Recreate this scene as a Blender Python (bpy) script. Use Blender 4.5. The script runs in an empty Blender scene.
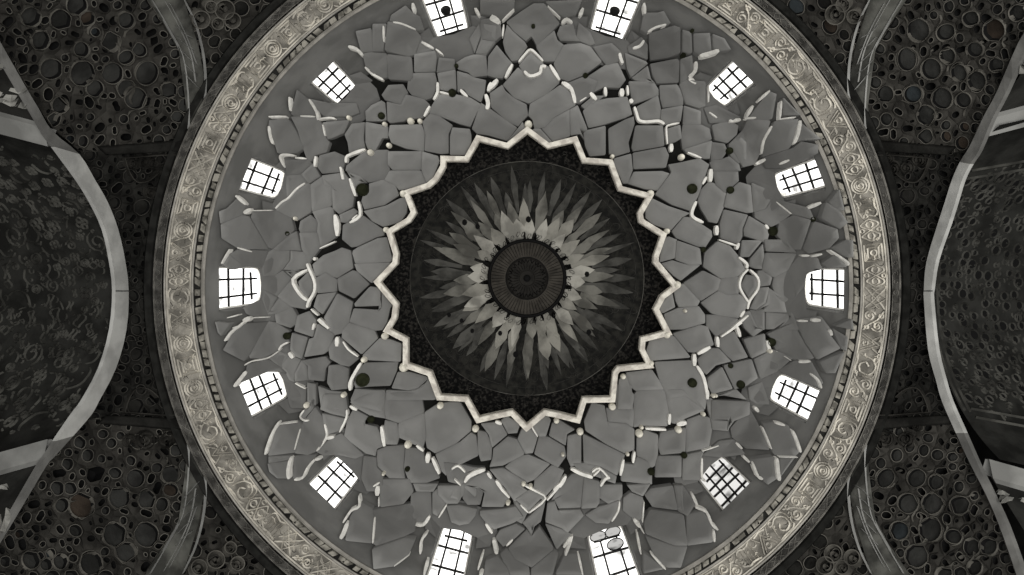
import bpy, math, random
from mathutils import Vector
from mathutils.geometry import delaunay_2d_cdt

# ------------------------------------------------------------------ camera, world, light, exposure
sc = bpy.context.scene
C = sc.collection
F = 640.0                      # focal length in pixels of a 1024 x 575 frame
ZX, ZY = 527.0, 266.0          # where the zenith falls in the frame
EYE = 1.6                      # eye height above the floor
AY = 0.394                     # the dome's axis stands this far from the viewer
cam_d = bpy.data.cameras.new('camera')
cam = bpy.data.objects.new('camera', cam_d)
C.objects.link(cam)
cam.location = (0, 0, EYE)
cam.rotation_euler = (math.pi, 0, 0)        # looking straight up
cam_d.sensor_width = 36.0
cam_d.lens = 36.0 * F / 1024.0
cam_d.shift_x = -(ZX - 512.0) / 1024.0
cam_d.shift_y = -(287.5 - ZY) / 1024.0
cam_d.clip_end = 200
sc.camera = cam

world = bpy.data.worlds.new('world')
sc.world = world
world.use_nodes = True
bg = world.node_tree.nodes['Background']
bg.inputs[0].default_value = (1.0, 0.99, 0.965, 1)
bg.inputs[1].default_value = 0.42
ld = bpy.data.lights.new('floor_bounce', 'AREA')   # added up-light below the eye, brightens the dome
ld.shape = 'DISK'
ld.size = 9.0
ld.energy = 3300
ld.color = (1.0, 0.985, 0.95)
lo = bpy.data.objects.new('floor_bounce', ld)
C.objects.link(lo)
lo.location = (1.7, AY, -0.2)
lo.rotation_euler = (math.pi, 0, 0)
sc.view_settings.view_transform = 'Standard'
sc.view_settings.look = 'None'
sc.view_settings.exposure = 0.0
sc.view_settings.gamma = 1.0
sc.view_settings.use_curve_mapping = False

rnd = random.Random(7)

# ------------------------------------------------------------------ materials
def s2l(c):
    c /= 255.0
    return c / 12.92 if c <= 0.04045 else ((c + 0.055) / 1.055) ** 2.4

def mat(name, col, var=0.0, scale=4.0, rough=0.85, bump=0.0, bscale=30.0, spec=0.06, dark=None, ramp=(0.4, 0.6), detail=4.0):
    """stone or plaster: albedo col, mottled by noise towards dark (or by +-var)"""
    m = bpy.data.materials.new(name)
    m.use_nodes = True
    nt = m.node_tree
    b = nt.nodes['Principled BSDF']
    b.inputs['Roughness'].default_value = rough
    b.inputs['Specular IOR Level'].default_value = spec
    if var or dark:
        tc = nt.nodes.new('ShaderNodeTexCoord')
        n = nt.nodes.new('ShaderNodeTexNoise')
        n.inputs['Scale'].default_value = scale
        n.inputs['Detail'].default_value = detail
        nt.links.new(tc.outputs['Object'], n.inputs['Vector'])
        r = nt.nodes.new('ShaderNodeValToRGB')
        r.color_ramp.elements[0].position = ramp[0]
        r.color_ramp.elements[1].position = ramp[1]
        lo_c = dark if dark else tuple(max(0, c * (1 - var)) for c in col)
        hi_c = col if dark else tuple(min(1, c * (1 + var)) for c in col)
        r.color_ramp.elements[0].color = (*lo_c, 1)
        r.color_ramp.elements[1].color = (*hi_c, 1)
        nt.links.new(n.outputs[0], r.inputs[0])
        nt.links.new(r.outputs[0], b.inputs['Base Color'])
    else:
        b.inputs['Base Color'].default_value = (*col, 1)
    if bump:
        tc2 = nt.nodes.new('ShaderNodeTexCoord')
        n2 = nt.nodes.new('ShaderNodeTexNoise')
        n2.inputs['Scale'].default_value = bscale
        n2.inputs['Detail'].default_value = 5
        nt.links.new(tc2.outputs['Object'], n2.inputs['Vector'])
        bp = nt.nodes.new('ShaderNodeBump')
        bp.inputs['Strength'].default_value = bump
        bp.inputs['Distance'].default_value = 0.03
        nt.links.new(n2.outputs[0], bp.inputs['Height'])
        nt.links.new(bp.outputs[0], b.inputs['Normal'])
    return m

def emis(name, col, st):
    m = bpy.data.materials.new(name)
    m.use_nodes = True
    nt = m.node_tree
    nt.nodes.remove(nt.nodes['Principled BSDF'])
    e = nt.nodes.new('ShaderNodeEmission')
    n = nt.nodes.new('ShaderNodeTexNoise')
    n.inputs['Scale'].default_value = 2.6
    tc = nt.nodes.new('ShaderNodeTexCoord')
    nt.links.new(tc.outputs['Object'], n.inputs['Vector'])
    r = nt.nodes.new('ShaderNodeValToRGB')
    r.color_ramp.elements[0].position = 0.30
    r.color_ramp.elements[1].position = 0.47
    r.color_ramp.elements[0].color = (col[0] * 0.22, col[1] * 0.22, col[2] * 0.22, 1)
    r.color_ramp.elements[1].color = (*col, 1)
    nt.links.new(n.outputs[0], r.inputs[0])
    nt.links.new(r.outputs[0], e.inputs[0])
    e.inputs[1].default_value = st
    nt.links.new(e.outputs[0], nt.nodes['Material Output'].inputs[0])
    return m

M = {}
M['cell'] = mat('grey_plaster', (0.2, 0.199, 0.193), 0.10, 0.9, 0.8, 0.05, 14)
M['cell_b'] = mat('grey_plaster_dull', (0.172, 0.171, 0.166), 0.10, 0.9, 0.8, 0.05, 14)
M['drum'] = mat('drum_plaster', (0.15, 0.149, 0.143), 0.16, 1.3, 0.7, 0.05, 9)
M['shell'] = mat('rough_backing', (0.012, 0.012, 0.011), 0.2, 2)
M['rib'] = mat('white_plaster', (0.84, 0.825, 0.78), 0.10, 5, 0.6, 0.2, 25)  # white of the window frames, also paints the lit faces of cells
M['rim'] = mat('cream_plaster', (0.84, 0.785, 0.705), 0.22, 4, 0.6, 0.25, 22)
M['knob'] = mat('yellowed_plaster', (0.72, 0.69, 0.6), 0.15, 9, 0.6, 0.3, 25)
M['vent'] = mat('vent_dark', (0.02, 0.022, 0.012), 0.3, 6)
M['pane_dim'] = emis('dim_daylit_glass', (1.0, 0.985, 0.95), 0.85)
M['pane_grey'] = emis('grey_bullseye_glass', (1.0, 0.985, 0.95), 0.55)
M['iron'] = mat('dark_iron', (0.012, 0.012, 0.012), 0.1, 8, 0.6)
M['pane'] = emis('daylit_glass', (1.0, 0.985, 0.95), 2.3)
M['stone_lit'] = mat('carved_stone_pale', (0.5, 0.475, 0.42), 0.25, 3, 0.75, 0.3, 30)  # relief lines are paler than the ground between them
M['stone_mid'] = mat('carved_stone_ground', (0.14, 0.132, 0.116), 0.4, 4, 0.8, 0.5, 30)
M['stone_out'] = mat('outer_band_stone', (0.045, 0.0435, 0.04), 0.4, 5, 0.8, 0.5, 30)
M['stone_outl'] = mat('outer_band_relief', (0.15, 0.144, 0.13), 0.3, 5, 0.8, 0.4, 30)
M['bead'] = mat('bead_stone', (0.145, 0.138, 0.12), 0.5, 6, 0.8, 0.4, 30)
M['groove'] = mat('groove_dark', (0.012, 0.012, 0.011), 0.3, 5)
M['lip'] = mat('lip_stone', (0.22, 0.21, 0.19), 0.2, 4, 0.7)
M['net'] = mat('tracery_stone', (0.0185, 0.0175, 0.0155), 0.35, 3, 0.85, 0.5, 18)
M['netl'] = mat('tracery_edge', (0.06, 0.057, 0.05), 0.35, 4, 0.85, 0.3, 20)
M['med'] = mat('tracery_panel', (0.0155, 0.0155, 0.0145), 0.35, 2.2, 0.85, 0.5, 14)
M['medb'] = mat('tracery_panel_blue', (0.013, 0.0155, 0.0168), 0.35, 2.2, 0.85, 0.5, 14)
M['medr'] = mat('tracery_panel_brown', (0.02, 0.0155, 0.012), 0.35, 2.2, 0.85, 0.5, 14)
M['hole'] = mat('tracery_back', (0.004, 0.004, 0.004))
M['wnet'] = mat('wedge_stone', (0.008, 0.0078, 0.007), 0.4, 3, 0.85, 0.5, 18)  # shade near the arch is put into this darker stone colour
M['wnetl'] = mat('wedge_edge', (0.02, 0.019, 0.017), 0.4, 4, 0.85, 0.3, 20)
M['prib'] = mat('corner_rib_stone', (0.05, 0.05, 0.045), 0.45, 2.6, 0.7, 0.5, 8)
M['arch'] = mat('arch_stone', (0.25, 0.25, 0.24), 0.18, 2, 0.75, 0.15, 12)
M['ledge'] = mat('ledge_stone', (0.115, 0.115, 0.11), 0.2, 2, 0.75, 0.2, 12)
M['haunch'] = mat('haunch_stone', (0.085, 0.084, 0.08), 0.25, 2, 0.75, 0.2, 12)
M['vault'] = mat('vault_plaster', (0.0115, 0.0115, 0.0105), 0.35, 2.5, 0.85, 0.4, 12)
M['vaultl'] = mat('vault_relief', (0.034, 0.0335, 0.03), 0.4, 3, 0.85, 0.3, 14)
M['carv'] = mat('carved_frieze', (0.16, 0.158, 0.146), 0.4, 3, 0.75, 0.4, 14)
M['arab'] = mat('arabesque_field', (0.03, 0.028, 0.025), 0, 11, 0.9, 0.3, 14, dark=(0.004, 0.004, 0.004), ramp=(0.47, 0.66), detail=6)
M['leafground'] = mat('leaf_ground', (0.022, 0.0215, 0.019), 0, 5, 0.9, 0.3, 14, dark=(0.010, 0.010, 0.0095), ramp=(0.4, 0.6))
M['petal1'] = mat('petal_pale', (0.27, 0.262, 0.235), 0.35, 1.5, 0.8)
M['petal1b'] = mat('petal_pale_worn', (0.19, 0.184, 0.163), 0.3, 1.5, 0.8)
M['petal2'] = mat('petal_grey', (0.115, 0.112, 0.1), 0.4, 1.5, 0.8)
M['petal3'] = mat('petal_dark', (0.06, 0.059, 0.054), 0.4, 1.5, 0.8)
M['petal4'] = mat('petal_line', (0.06, 0.059, 0.054), 0.35, 2, 0.8)
M['disc'] = mat('disc_brown', (0.036, 0.0325, 0.0275), 0.25, 4, 0.7)
M['disc2'] = mat('disc_dark', (0.014, 0.013, 0.0115), 0.25, 4, 0.7)
M['black'] = mat('near_black', (0.006, 0.006, 0.006))
M['masonry'] = mat('dark_masonry', (0.02, 0.02, 0.019), 0.3, 2)

# ------------------------------------------------------------------ object helpers
def tag(o, label, cat, group=None, kind=None):
    o['label'] = label
    o['category'] = cat
    if group: o['group'] = group
    if kind: o['kind'] = kind
    return o

def empty(name, loc, label, cat, group=None, kind=None):
    o = bpy.data.objects.new(name, None)
    C.objects.link(o)
    o.location = loc
    return tag(o, label, cat, group, kind)

class MB:
    """collects faces in world space, then links ONE mesh object"""
    def __init__(s):
        s.v, s.f, s.m, s.s = [], [], [], []
    def vert(s, p):
        s.v.append(tuple(p)); return len(s.v) - 1
    def face(s, idx, m=0, smooth=False):
        s.f.append(idx); s.m.append(m); s.s.append(smooth)
    def strip(s, a, b, closed=False, m=0, smooth=False):
        n = len(a)
        for i in range(n if closed else n - 1):
            j = (i + 1) % n
            s.face((a[i], a[j], b[j], b[i]), m, smooth)
    def build(s, name, mats, parent=None, merge=False):
        if not isinstance(mats, (list, tuple)): mats = [mats]
        org = Vector(parent.location) if parent is not None else Vector((0, 0, 0))
        if parent is not None and parent.parent is not None: org = org + Vector(parent.parent.location)
        me = bpy.data.meshes.new(name)
        me.from_pydata([(x - org.x, y - org.y, z - org.z) for x, y, z in s.v], [], s.f)
        for m in mats: me.materials.append(m)
        me.polygons.foreach_set('material_index', s.m)
        me.polygons.foreach_set('use_smooth', s.s)
        me.update()
        if merge:
            import bmesh
            bm = bmesh.new(); bm.from_mesh(me)
            bmesh.ops.remove_doubles(bm, verts=bm.verts, dist=1e-4)
            bm.to_mesh(me); bm.free()
        o = bpy.data.objects.new(name, me)
        C.objects.link(o)
        if parent is not None: o.parent = parent
        return o

def P(px, py, z):
    return Vector(((px - ZX) / F * z, (py - ZY) / F * z, z + EYE))

def surf_rev(zf, drop=0.0):
    """a surface of revolution about the dome's axis; drop = how far relief hangs down rather than standing square to it"""
    def at(px, py):
        z = zf(200)
        for _ in range(5):
            rp = math.hypot(px - ZX, py - (ZY + F * AY / z))
            z = zf(rp)
        return P(px, py, z)
    def m(px, py, h=0.0):
        p = at(px, py)
        if h:
            e = 0.7
            n = (at(px + e, py) - p).cross(at(px, py + e) - p).normalized()
            if n.dot(Vector((0, 0, EYE)) - p) < 0: n = -n
            if drop: n = (n * (1 - drop) + Vector((0, 0, -drop))).normalized()
            p = p + n * h
        return p
    return m

def zmuq(r):
    if r >= 262: return F * 6.12 / r
    return 14.95 + 3.6 * ((262 - r) / 122.0) ** 0.9
MUQ = surf_rev(zmuq, 0.85)
def zout(r): return 11.75 - 3.2 * (r - 374) / 216.0
OUT = surf_rev(zout)
def zin(r):
    r = max(0, min(r, 190)); t = r / 165.0
    return 18.75 + 2.35 * math.sqrt(max(0.0, 1 - min(t, 1) ** 2)) if r < 165 else 18.75 - (r - 165) * 0.02
INN = surf_rev(zin)

def chaikin(p, k=0.16, it=1):
    for _ in range(it):
        q = []
        n = len(p)
        for i in range(n):
            a, b = p[i], p[(i + 1) % n]
            q.append((a[0] + (b[0] - a[0]) * k, a[1] + (b[1] - a[1]) * k))
            q.append((b[0] + (a[0] - b[0]) * k, b[1] + (a[1] - b[1]) * k))
        p = q
    return p

def cen(p):
    return (sum(a[0] for a in p) / len(p), sum(a[1] for a in p) / len(p))

def area(p):
    return 0.5 * sum(p[i][0] * p[(i + 1) % len(p)][1] - p[(i + 1) % len(p)][0] * p[i][1] for i in range(len(p)))

def inset(p, d):
    """move each side of the polygon inwards by d (mitred, limited)"""
    n = len(p)
    sgn = 1 if area(p) > 0 else -1
    out = []
    for i in range(n):
        a, b, c = p[i - 1], p[i], p[(i + 1) % n]
        e1 = (b[0] - a[0], b[1] - a[1]); e2 = (c[0] - b[0], c[1] - b[1])
        l1 = math.hypot(*e1) or 1e-6; l2 = math.hypot(*e2) or 1e-6
        n1 = (-e1[1] / l1 * sgn, e1[0] / l1 * sgn); n2 = (-e2[1] / l2 * sgn, e2[0] / l2 * sgn)
        k = 1 + n1[0] * n2[0] + n1[1] * n2[1]
        k = max(k, 0.5)
        out.append((b[0] + d * (n1[0] + n2[0]) / k, b[1] + d * (n1[1] + n2[1]) / k))
    return out

def plate(mb, S, poly, h=0.0, depth=0.3, tilt=(0, 0), dish=0.03, rnd_k=0.14, bev=0.7, hb=0.025, m=0):
    """a thick slab of the polygon on surface S: front hollowed a little, bevelled edge, real sides"""
    p = chaikin(poly, rnd_k) if rnd_k else list(poly)
    c = cen(p)
    def hh(q): return h + tilt[0] * (q[0] - c[0]) + tilt[1] * (q[1] - c[1])
    q1 = inset(p, bev)
    q2 = [(c[0] + (x - c[0]) * 0.55, c[1] + (y - c[1]) * 0.55) for x, y in q1]
    A = [mb.vert(S(x, y, hh((x, y)) - depth)) for x, y in p]
    B = [mb.vert(S(x, y, hh((x, y)) - hb)) for x, y in p]
    D = [mb.vert(S(x, y, hh((x, y)))) for x, y in q1]
    E = [mb.vert(S(x, y, hh((x, y)) - dish * 0.75)) for x, y in q2]
    G = mb.vert(S(c[0], c[1], h - dish))
    mb.strip(A, B, True, m); mb.strip(B, D, True, m)
    mb.strip(D, E, True, m, True)
    n = len(E)
    for i in range(n): mb.face((E[i], E[(i + 1) % n], G), m, True)

def bar(mb, S, pts, w, top=0.12, base=-0.08, m=0, taper=0.6, ridge=False, closed=False):
    """a raised moulding along a line of points on S, w wide"""
    n = len(pts)
    L = []
    for i, (x, y) in enumerate(pts):
        if closed: a, b = pts[i - 1], pts[(i + 1) % n]
        else: a, b = pts[max(0, i - 1)], pts[min(n - 1, i + 1)]
        d = (b[0] - a[0], b[1] - a[1]); l = math.hypot(*d) or 1e-6
        k = w / 2
        if not closed and (i == 0 or i == n - 1): k *= taper
        L.append((x - d[1] / l * k, y + d[0] / l * k, x + d[1] / l * k, y - d[0] / l * k, x, y))
    a = [mb.vert(S(q[0], q[1], base)) for q in L]
    d = [mb.vert(S(q[2], q[3], base)) for q in L]
    if ridge:
        t = [mb.vert(S(q[4], q[5], top)) for q in L]
        mb.strip(a, t, closed, m); mb.strip(t, d, closed, m)
    else:
        s = 0.84
        b = [mb.vert(S(q[4] + (q[0] - q[4]) * s, q[5] + (q[1] - q[5]) * s, top)) for q in L]
        c = [mb.vert(S(q[4] + (q[2] - q[4]) * s, q[5] + (q[3] - q[5]) * s, top)) for q in L]
        mb.strip(a, b, closed, m); mb.strip(b, c, closed, m); mb.strip(c, d, closed, m)
        if not closed:
            mb.face((a[0], b[0], c[0], d[0]), m); mb.face((d[-1], c[-1], b[-1], a[-1]), m)

def dome_blob(mb, S, x, y, r, h0=0.05, h1=0.16, m=0, n=10, sq=1.0):
    base = [mb.vert(S(x + r * math.cos(2 * math.pi * i / n), y + r * sq * math.sin(2 * math.pi * i / n), -0.05)) for i in range(n)]
    mid = [mb.vert(S(x + r * .9 * math.cos(2 * math.pi * i / n), y + r * .9 * sq * math.sin(2 * math.pi * i / n), h0 + (h1 - h0) * .5)) for i in range(n)]
    up = [mb.vert(S(x + r * .5 * math.cos(2 * math.pi * i / n), y + r * .5 * sq * math.sin(2 * math.pi * i / n), h1 * .93)) for i in range(n)]
    t = mb.vert(S(x, y, h1))
    mb.strip(base, mid, True, m, True); mb.strip(mid, up, True, m, True)
    for i in range(n): mb.face((up[i], up[(i + 1) % n], t), m, True)

def pp(s):
    return [tuple(float(q) for q in t.split(',')) for t in s.split()]
def tiles(txt):
    """'@ox,oy' starts a tile of the survey; then one polygon per ';' in the tile's own grid"""
    out = []
    for blk in txt.split('@')[1:]:
        head, body = blk.split(':', 1)
        ox, oy = (float(q) for q in head.split(','))
        for s in body.split(';'):
            s = s.strip()
            if not s: continue
            w = None
            if '|' in s: s, w = s.split('|'); w = float(w) / 6.3875
            out.append(([(ox + x / 6.3875, oy + y / 6.3875) for x, y in pp(s)], w))
    return out

def ringpts(r, n, a0=0.0):
    return [(r * math.cos(a0 + 2 * math.pi * i / n), r * math.sin(a0 + 2 * math.pi * i / n)) for i in range(n)]

def spin(mb, prof, n=192, m=0, smooth=False):
    """prof: list of (R, height) spun about the dome's axis"""
    rows = []
    for R, z in prof:
        rows.append([mb.vert((R * math.cos(2 * math.pi * i / n), AY + R * math.sin(2 * math.pi * i / n), z + EYE)) for i in range(n)])
    for a, b in zip(rows, rows[1:]): mb.strip(a, b, True, m, smooth)

# ------------------------------------------------------------------ the building's outer masonry (closes the space above and behind)
mb = MB()
for R0, R1, z0, z1 in ((13, 13, 4.5, 25), (13, 0.01, 25, 25.5)):
    spin(mb, [(R0, z0), (R1, z1)], 48)
o = mb.build('wall_outer', M['masonry'])
tag(o, 'dark masonry of the building behind the dome and its corner panels', 'wall', kind='structure')

# ------------------------------------------------------------------ drum wall with its window openings
RD = 6.2
CXW, CYW = 527.0, 283.0
#   outer middle, inner middle (towards the centre), width in the survey
WIN = [((214.5, 287.5), (263, 286), 39, 'left'), ((242.5, 169.5), (283, 189), 31, ''), ((322, 67), (349, 101), 29, ''),
       ((436, -20), (455, 39), 36, ''), ((626, -20), (604, 41), 38, ''), ((746, 69), (713, 100), 29, ''),
       ((823, 169), (776, 189), 28, ''), ((848.5, 288), (803, 288), 39, ''), ((817, 408), (772, 384), 31, ''),
       ((739, 500), (707, 463), 36, ''), ((622, 592), (603, 525), 39, ''), ((440, 592), (461, 525), 34, ''),
       ((320, 500), (352, 461), 34, ''), ((242, 403), (285, 379), 34, '')]
def axis_polar(px, py, R):
    """where the ray through (px, py) meets the vertical cylinder of radius R: angle, height"""
    u, v = (px - ZX) / F, (py - ZY) / F
    a = u * u + v * v; b = -2 * v * AY; c = AY * AY - R * R
    z = (-b + math.sqrt(b * b - 4 * a * c)) / (2 * a)
    return math.atan2(v * z - AY, u * z), z
WDEF = []
for o0, o1, w, _ in WIN:
    t0, z0 = axis_polar(*o0, RD + 0.1); t1, z1 = axis_polar(*o1, RD + 0.1)
    th = math.atan2((math.sin(t0) + math.sin(t1)) / 2, (math.cos(t0) + math.cos(t1)) / 2)
    zm = (z0 + z1) / 2
    WDEF.append((th, z0, z1, w / F * zm / 2))         # angle, sill height, head height, half width (m)
def arch_outline(hw, z0, z1, n=5):
    """window outline in (along the wall, height): flat sill, low pointed head"""
    sp = z1 - min(0.45, hw * 0.85)
    pts = [(-hw, z0), (hw, z0), (hw, sp)]
    for i in range(1, n): 
        a = i / n
        pts.append((hw * math.cos(a * math.pi / 2) ** 0.8, sp + (z1 - sp) * math.sin(a * math.pi / 2)))
    pts.append((0, z1))
    for i in range(n - 1, 0, -1):
        a = i / n
        pts.append((-hw * math.cos(a * math.pi / 2) ** 0.8, sp + (z1 - sp) * math.sin(a * math.pi / 2)))
    pts.append((-hw, sp))
    return pts
def cyl(s, z, R):          # s = arc length on RD
    a = s / RD
    return Vector((R * math.cos(a), AY + R * math.sin(a), z + EYE))
Z0D, Z1D = 12.28, 15.9
verts, edges, nseg = [], [], 220
holes = []
for th, z0, z1, hw in WDEF:
    s0 = (th % (2 * math.pi)) * RD
    holes.append([(s0 + a, b) for a, b in arch_outline(hw + 0.05, max(z0 - 0.05, Z0D + 0.12), z1 + 0.05)])
LEN = 2 * math.pi * RD
OFF = 0.9                                 # the seam falls between two openings
shift = lambda s: (s + OFF) % LEN
H2 = [[(shift(h[0][0]) + (x - h[0][0]), y) for x, y in h] for h in holes]
def inside(p, poly):
    c = False; j = len(poly) - 1
    for i in range(len(poly)):
        if (poly[i][1] > p[1]) != (poly[j][1] > p[1]) and p[0] < (poly[j][0] - poly[i][0]) * (p[1] - poly[i][1]) / (poly[j][1] - poly[i][1]) + poly[i][0]: c = not c
        j = i
    return c
vs = []; es = []
def addloop(lp):
    b = len(vs); vs.extend(Vector(q) for q in lp)
    es.extend((b + i, b + (i + 1) % len(lp)) for i in range(len(lp)))
addloop([(LEN * i / nseg, Z0D) for i in range(nseg + 1)] + [(LEN * i / nseg, Z1D) for i in range(nseg, -1, -1)])
for h in H2: addloop(h)
for i in range(1, nseg):
    for zz in (12.8, 13.4, 14.0, 14.6, 15.2, 15.6):
        q = (LEN * i / nseg, zz)
        if not any(abs(q[0] - h[0][0]) < 1.6 and inside(q, h) for h in H2): vs.append(Vector(q))
cv, ce, cf, *_ = delaunay_2d_cdt(vs, es, [], 1, 1e-4)
mb = MB()
for q in cv: mb.vert(cyl(q.x - OFF, q.y, RD))
for f in cf:
    c = (sum(cv[i].x for i in f) / len(f), sum(cv[i].y for i in f) / len(f))
    if not any(inside(c, h) for h in H2): mb.face(tuple(f), 0, True)
drum = mb.build('wall_drum', M['drum'])
tag(drum, 'grey plaster drum wall between the carved ring and the faceted vault', 'wall', kind='structure')

WLAB = ['bright leaded window at the far left of the drum, level with the central disc',
        'bright leaded window on the upper left, next above the far left one',
        'bright leaded window on the upper left, third up from the far left one',
        'bright leaded window cut by the top edge, left one of the top pair, dark boss on its glass',
        'bright leaded window cut by the top edge, right one of the top pair, dark boss on its glass',
        'bright leaded window on the upper right, next to the right one of the top pair',
        'bright leaded window on the upper right, next above the far right one',
        'bright leaded window at the far right of the drum, level with the central disc',
        'bright leaded window on the lower right, next below the far right one',
        'dimmer leaded window on the lower right with many small bars',
        'bright leaded window cut by the bottom edge, right one of the bottom pair, round panes in its head',
        'bright leaded window cut by the bottom edge, left one of the bottom pair',
        'bright leaded window on the lower left, next to the left one of the bottom pair',
        'bright leaded window on the lower left, next below the far left one']
def wbar(mb, th, a, b, R, t, dpt=0.035):
    """a lead bar between two points (s, z) in the window's plane"""
    d = (b[0] - a[0], b[1] - a[1]); l = math.hypot(*d) or 1e-6
    nx, nz = -d[1] / l * t / 2, d[0] / l * t / 2
    s0 = th * RD
    q = [(a[0] + nx, a[1] + nz), (b[0] + nx, b[1] + nz), (b[0] - nx, b[1] - nz), (a[0] - nx, a[1] - nz)]
    f = [mb.vert(cyl(s0 + x, z, R)) for x, z in q]; k = [mb.vert(cyl(s0 + x, z, R + dpt)) for x, z in q]
    mb.face(tuple(f)); mb.strip(f, k, True)
for wi, (th, z0, z1, hw) in enumerate(WDEF):
    z0 = max(z0, Z0D + 0.17)
    s0 = th * RD
    w = empty('window_%d' % (wi + 1), cyl(s0, z0, RD), WLAB[wi], 'window', 'drum windows', 'structure')
    outl = arch_outline(hw + 0.05, z0 - 0.05, z1 + 0.05); inl = arch_outline(hw - 0.01, z0 + 0.01, z1 - 0.01)
    mb = MB()                                       # splayed reveal and frame
    A = [mb.vert(cyl(s0 + x, z, RD)) for x, z in outl]; B = [mb.vert(cyl(s0 + x, z, RD + 0.16)) for x, z in inl]
    D = [mb.vert(cyl(s0 + x, z, RD + 0.30)) for x, z in inl]
    mb.strip(A, B, True); mb.strip(B, D, True)
    mb.build('reveal', M['drum'], w)
    mb = MB()
    i2 = arch_outline(hw - 0.035, z0 + 0.04, z1 - 0.045)
    A = [mb.vert(cyl(s0 + x, z, RD + 0.13)) for x, z in arch_outline(hw, z0, z1)]; B = [mb.vert(cyl(s0 + x, z, RD + 0.13)) for x, z in i2]
    D = [mb.vert(cyl(s0 + x, z, RD + 0.20)) for x, z in i2]
    mb.strip(A, B, True); mb.strip(B, D, True)
    fine = wi == 9
    mb.build('frame', M['rib'], w)
    mb = MB()
    pl = arch_outline(hw - 0.02, z0 + 0.02, z1 - 0.02)
    c = mb.vert(cyl(s0, (z0 + z1) / 2, RD + 0.21)); A = [mb.vert(cyl(s0 + x, z, RD + 0.21)) for x, z in pl]
    for i in range(len(A)): mb.face((A[i], A[(i + 1) % len(A)], c))
    mb.build('pane', M['pane_dim' if fine else 'pane'], w)
    mb = MB()                                       # lead bars
    Rb = RD + 0.15
    rr = random.Random(wi * 3 + 1)
    for fx in ((-0.42, 0.36) if not fine else (-0.55, -0.05, 0.5)):
        j = rr.uniform(-.07, .07)
        wbar(mb, th, ((fx + j) * hw, z0), ((fx + j + rr.uniform(-.06, .06)) * hw, z1 - 0.12 - abs(fx) * 0.25), Rb, 0.042)
    for fz in ((0.3, 0.58, 0.82) if not fine else (0.2, 0.4, 0.6, 0.8)):
        j = rr.uniform(-.04, .04)
        zz = z0 + (fz + j) * (z1 - z0)
        k = 0.97 if fz < 0.8 else 0.72
        wbar(mb, th, (-hw * k, zz), (hw * k, zz + rr.uniform(-.06, .06)), Rb - 0.005, 0.045)
    mb.build('lead_bar', M['iron'], w)
    if wi in (3, 4):                                # the dark boss on the glass
        mb = MB()
        zc = z0 + (z1 - z0) * 0.56
        zc = axis_polar(448 if wi == 3 else 610, 16, RD)[1]
        for k, (r, dR) in enumerate(((0.115, 0.15), (0.10, 0.09), (0.05, 0.06))):
            ring = [mb.vert(cyl(s0 + r * math.cos(q * math.pi / 6), zc + 1.9 * r * math.sin(q * math.pi / 6), RD + dR)) for q in range(12)]
            if k: mb.strip(prev, ring, True)
            prev = ring
        mb.face(tuple(prev))
        mb.build('boss', M['iron'], w)
    if wi == 10:                                    # round panes in the head
        for cx, fz, r in ((-0.36, 0.86, 0.19), (0.36, 0.86, 0.19), (-0.3, 0.66, 0.19)):
            mb = MB()
            zc = z0 + fz * (z1 - z0)
            prev = None
            for r2, dR in ((r * 1.06, 0.15), (r * 1.04, 0.13), (r * 0.95, 0.13), (r * 0.94, 0.16)):
                ring = [mb.vert(cyl(s0 + cx * hw * 1.15 + r2 * math.cos(q * math.pi / 8), zc + 1.5 * r2 * math.sin(q * math.pi / 8), RD + dR)) for q in range(16)]
                if prev: mb.strip(prev, ring, True)
                prev = ring
            rp_ = mb.build('round_pane', M['iron'], w)
            mb = MB()
            mb.face(tuple(mb.vert(cyl(s0 + cx * hw * 1.15 + r * 1.02 * math.cos(q * math.pi / 8), zc + 1.5 * r * 1.02 * math.sin(q * math.pi / 8), RD + 0.145)) for q in range(16)))
            mb.build('glass_disc', M['pane_grey'], w).name = 'glass_disc'

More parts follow.
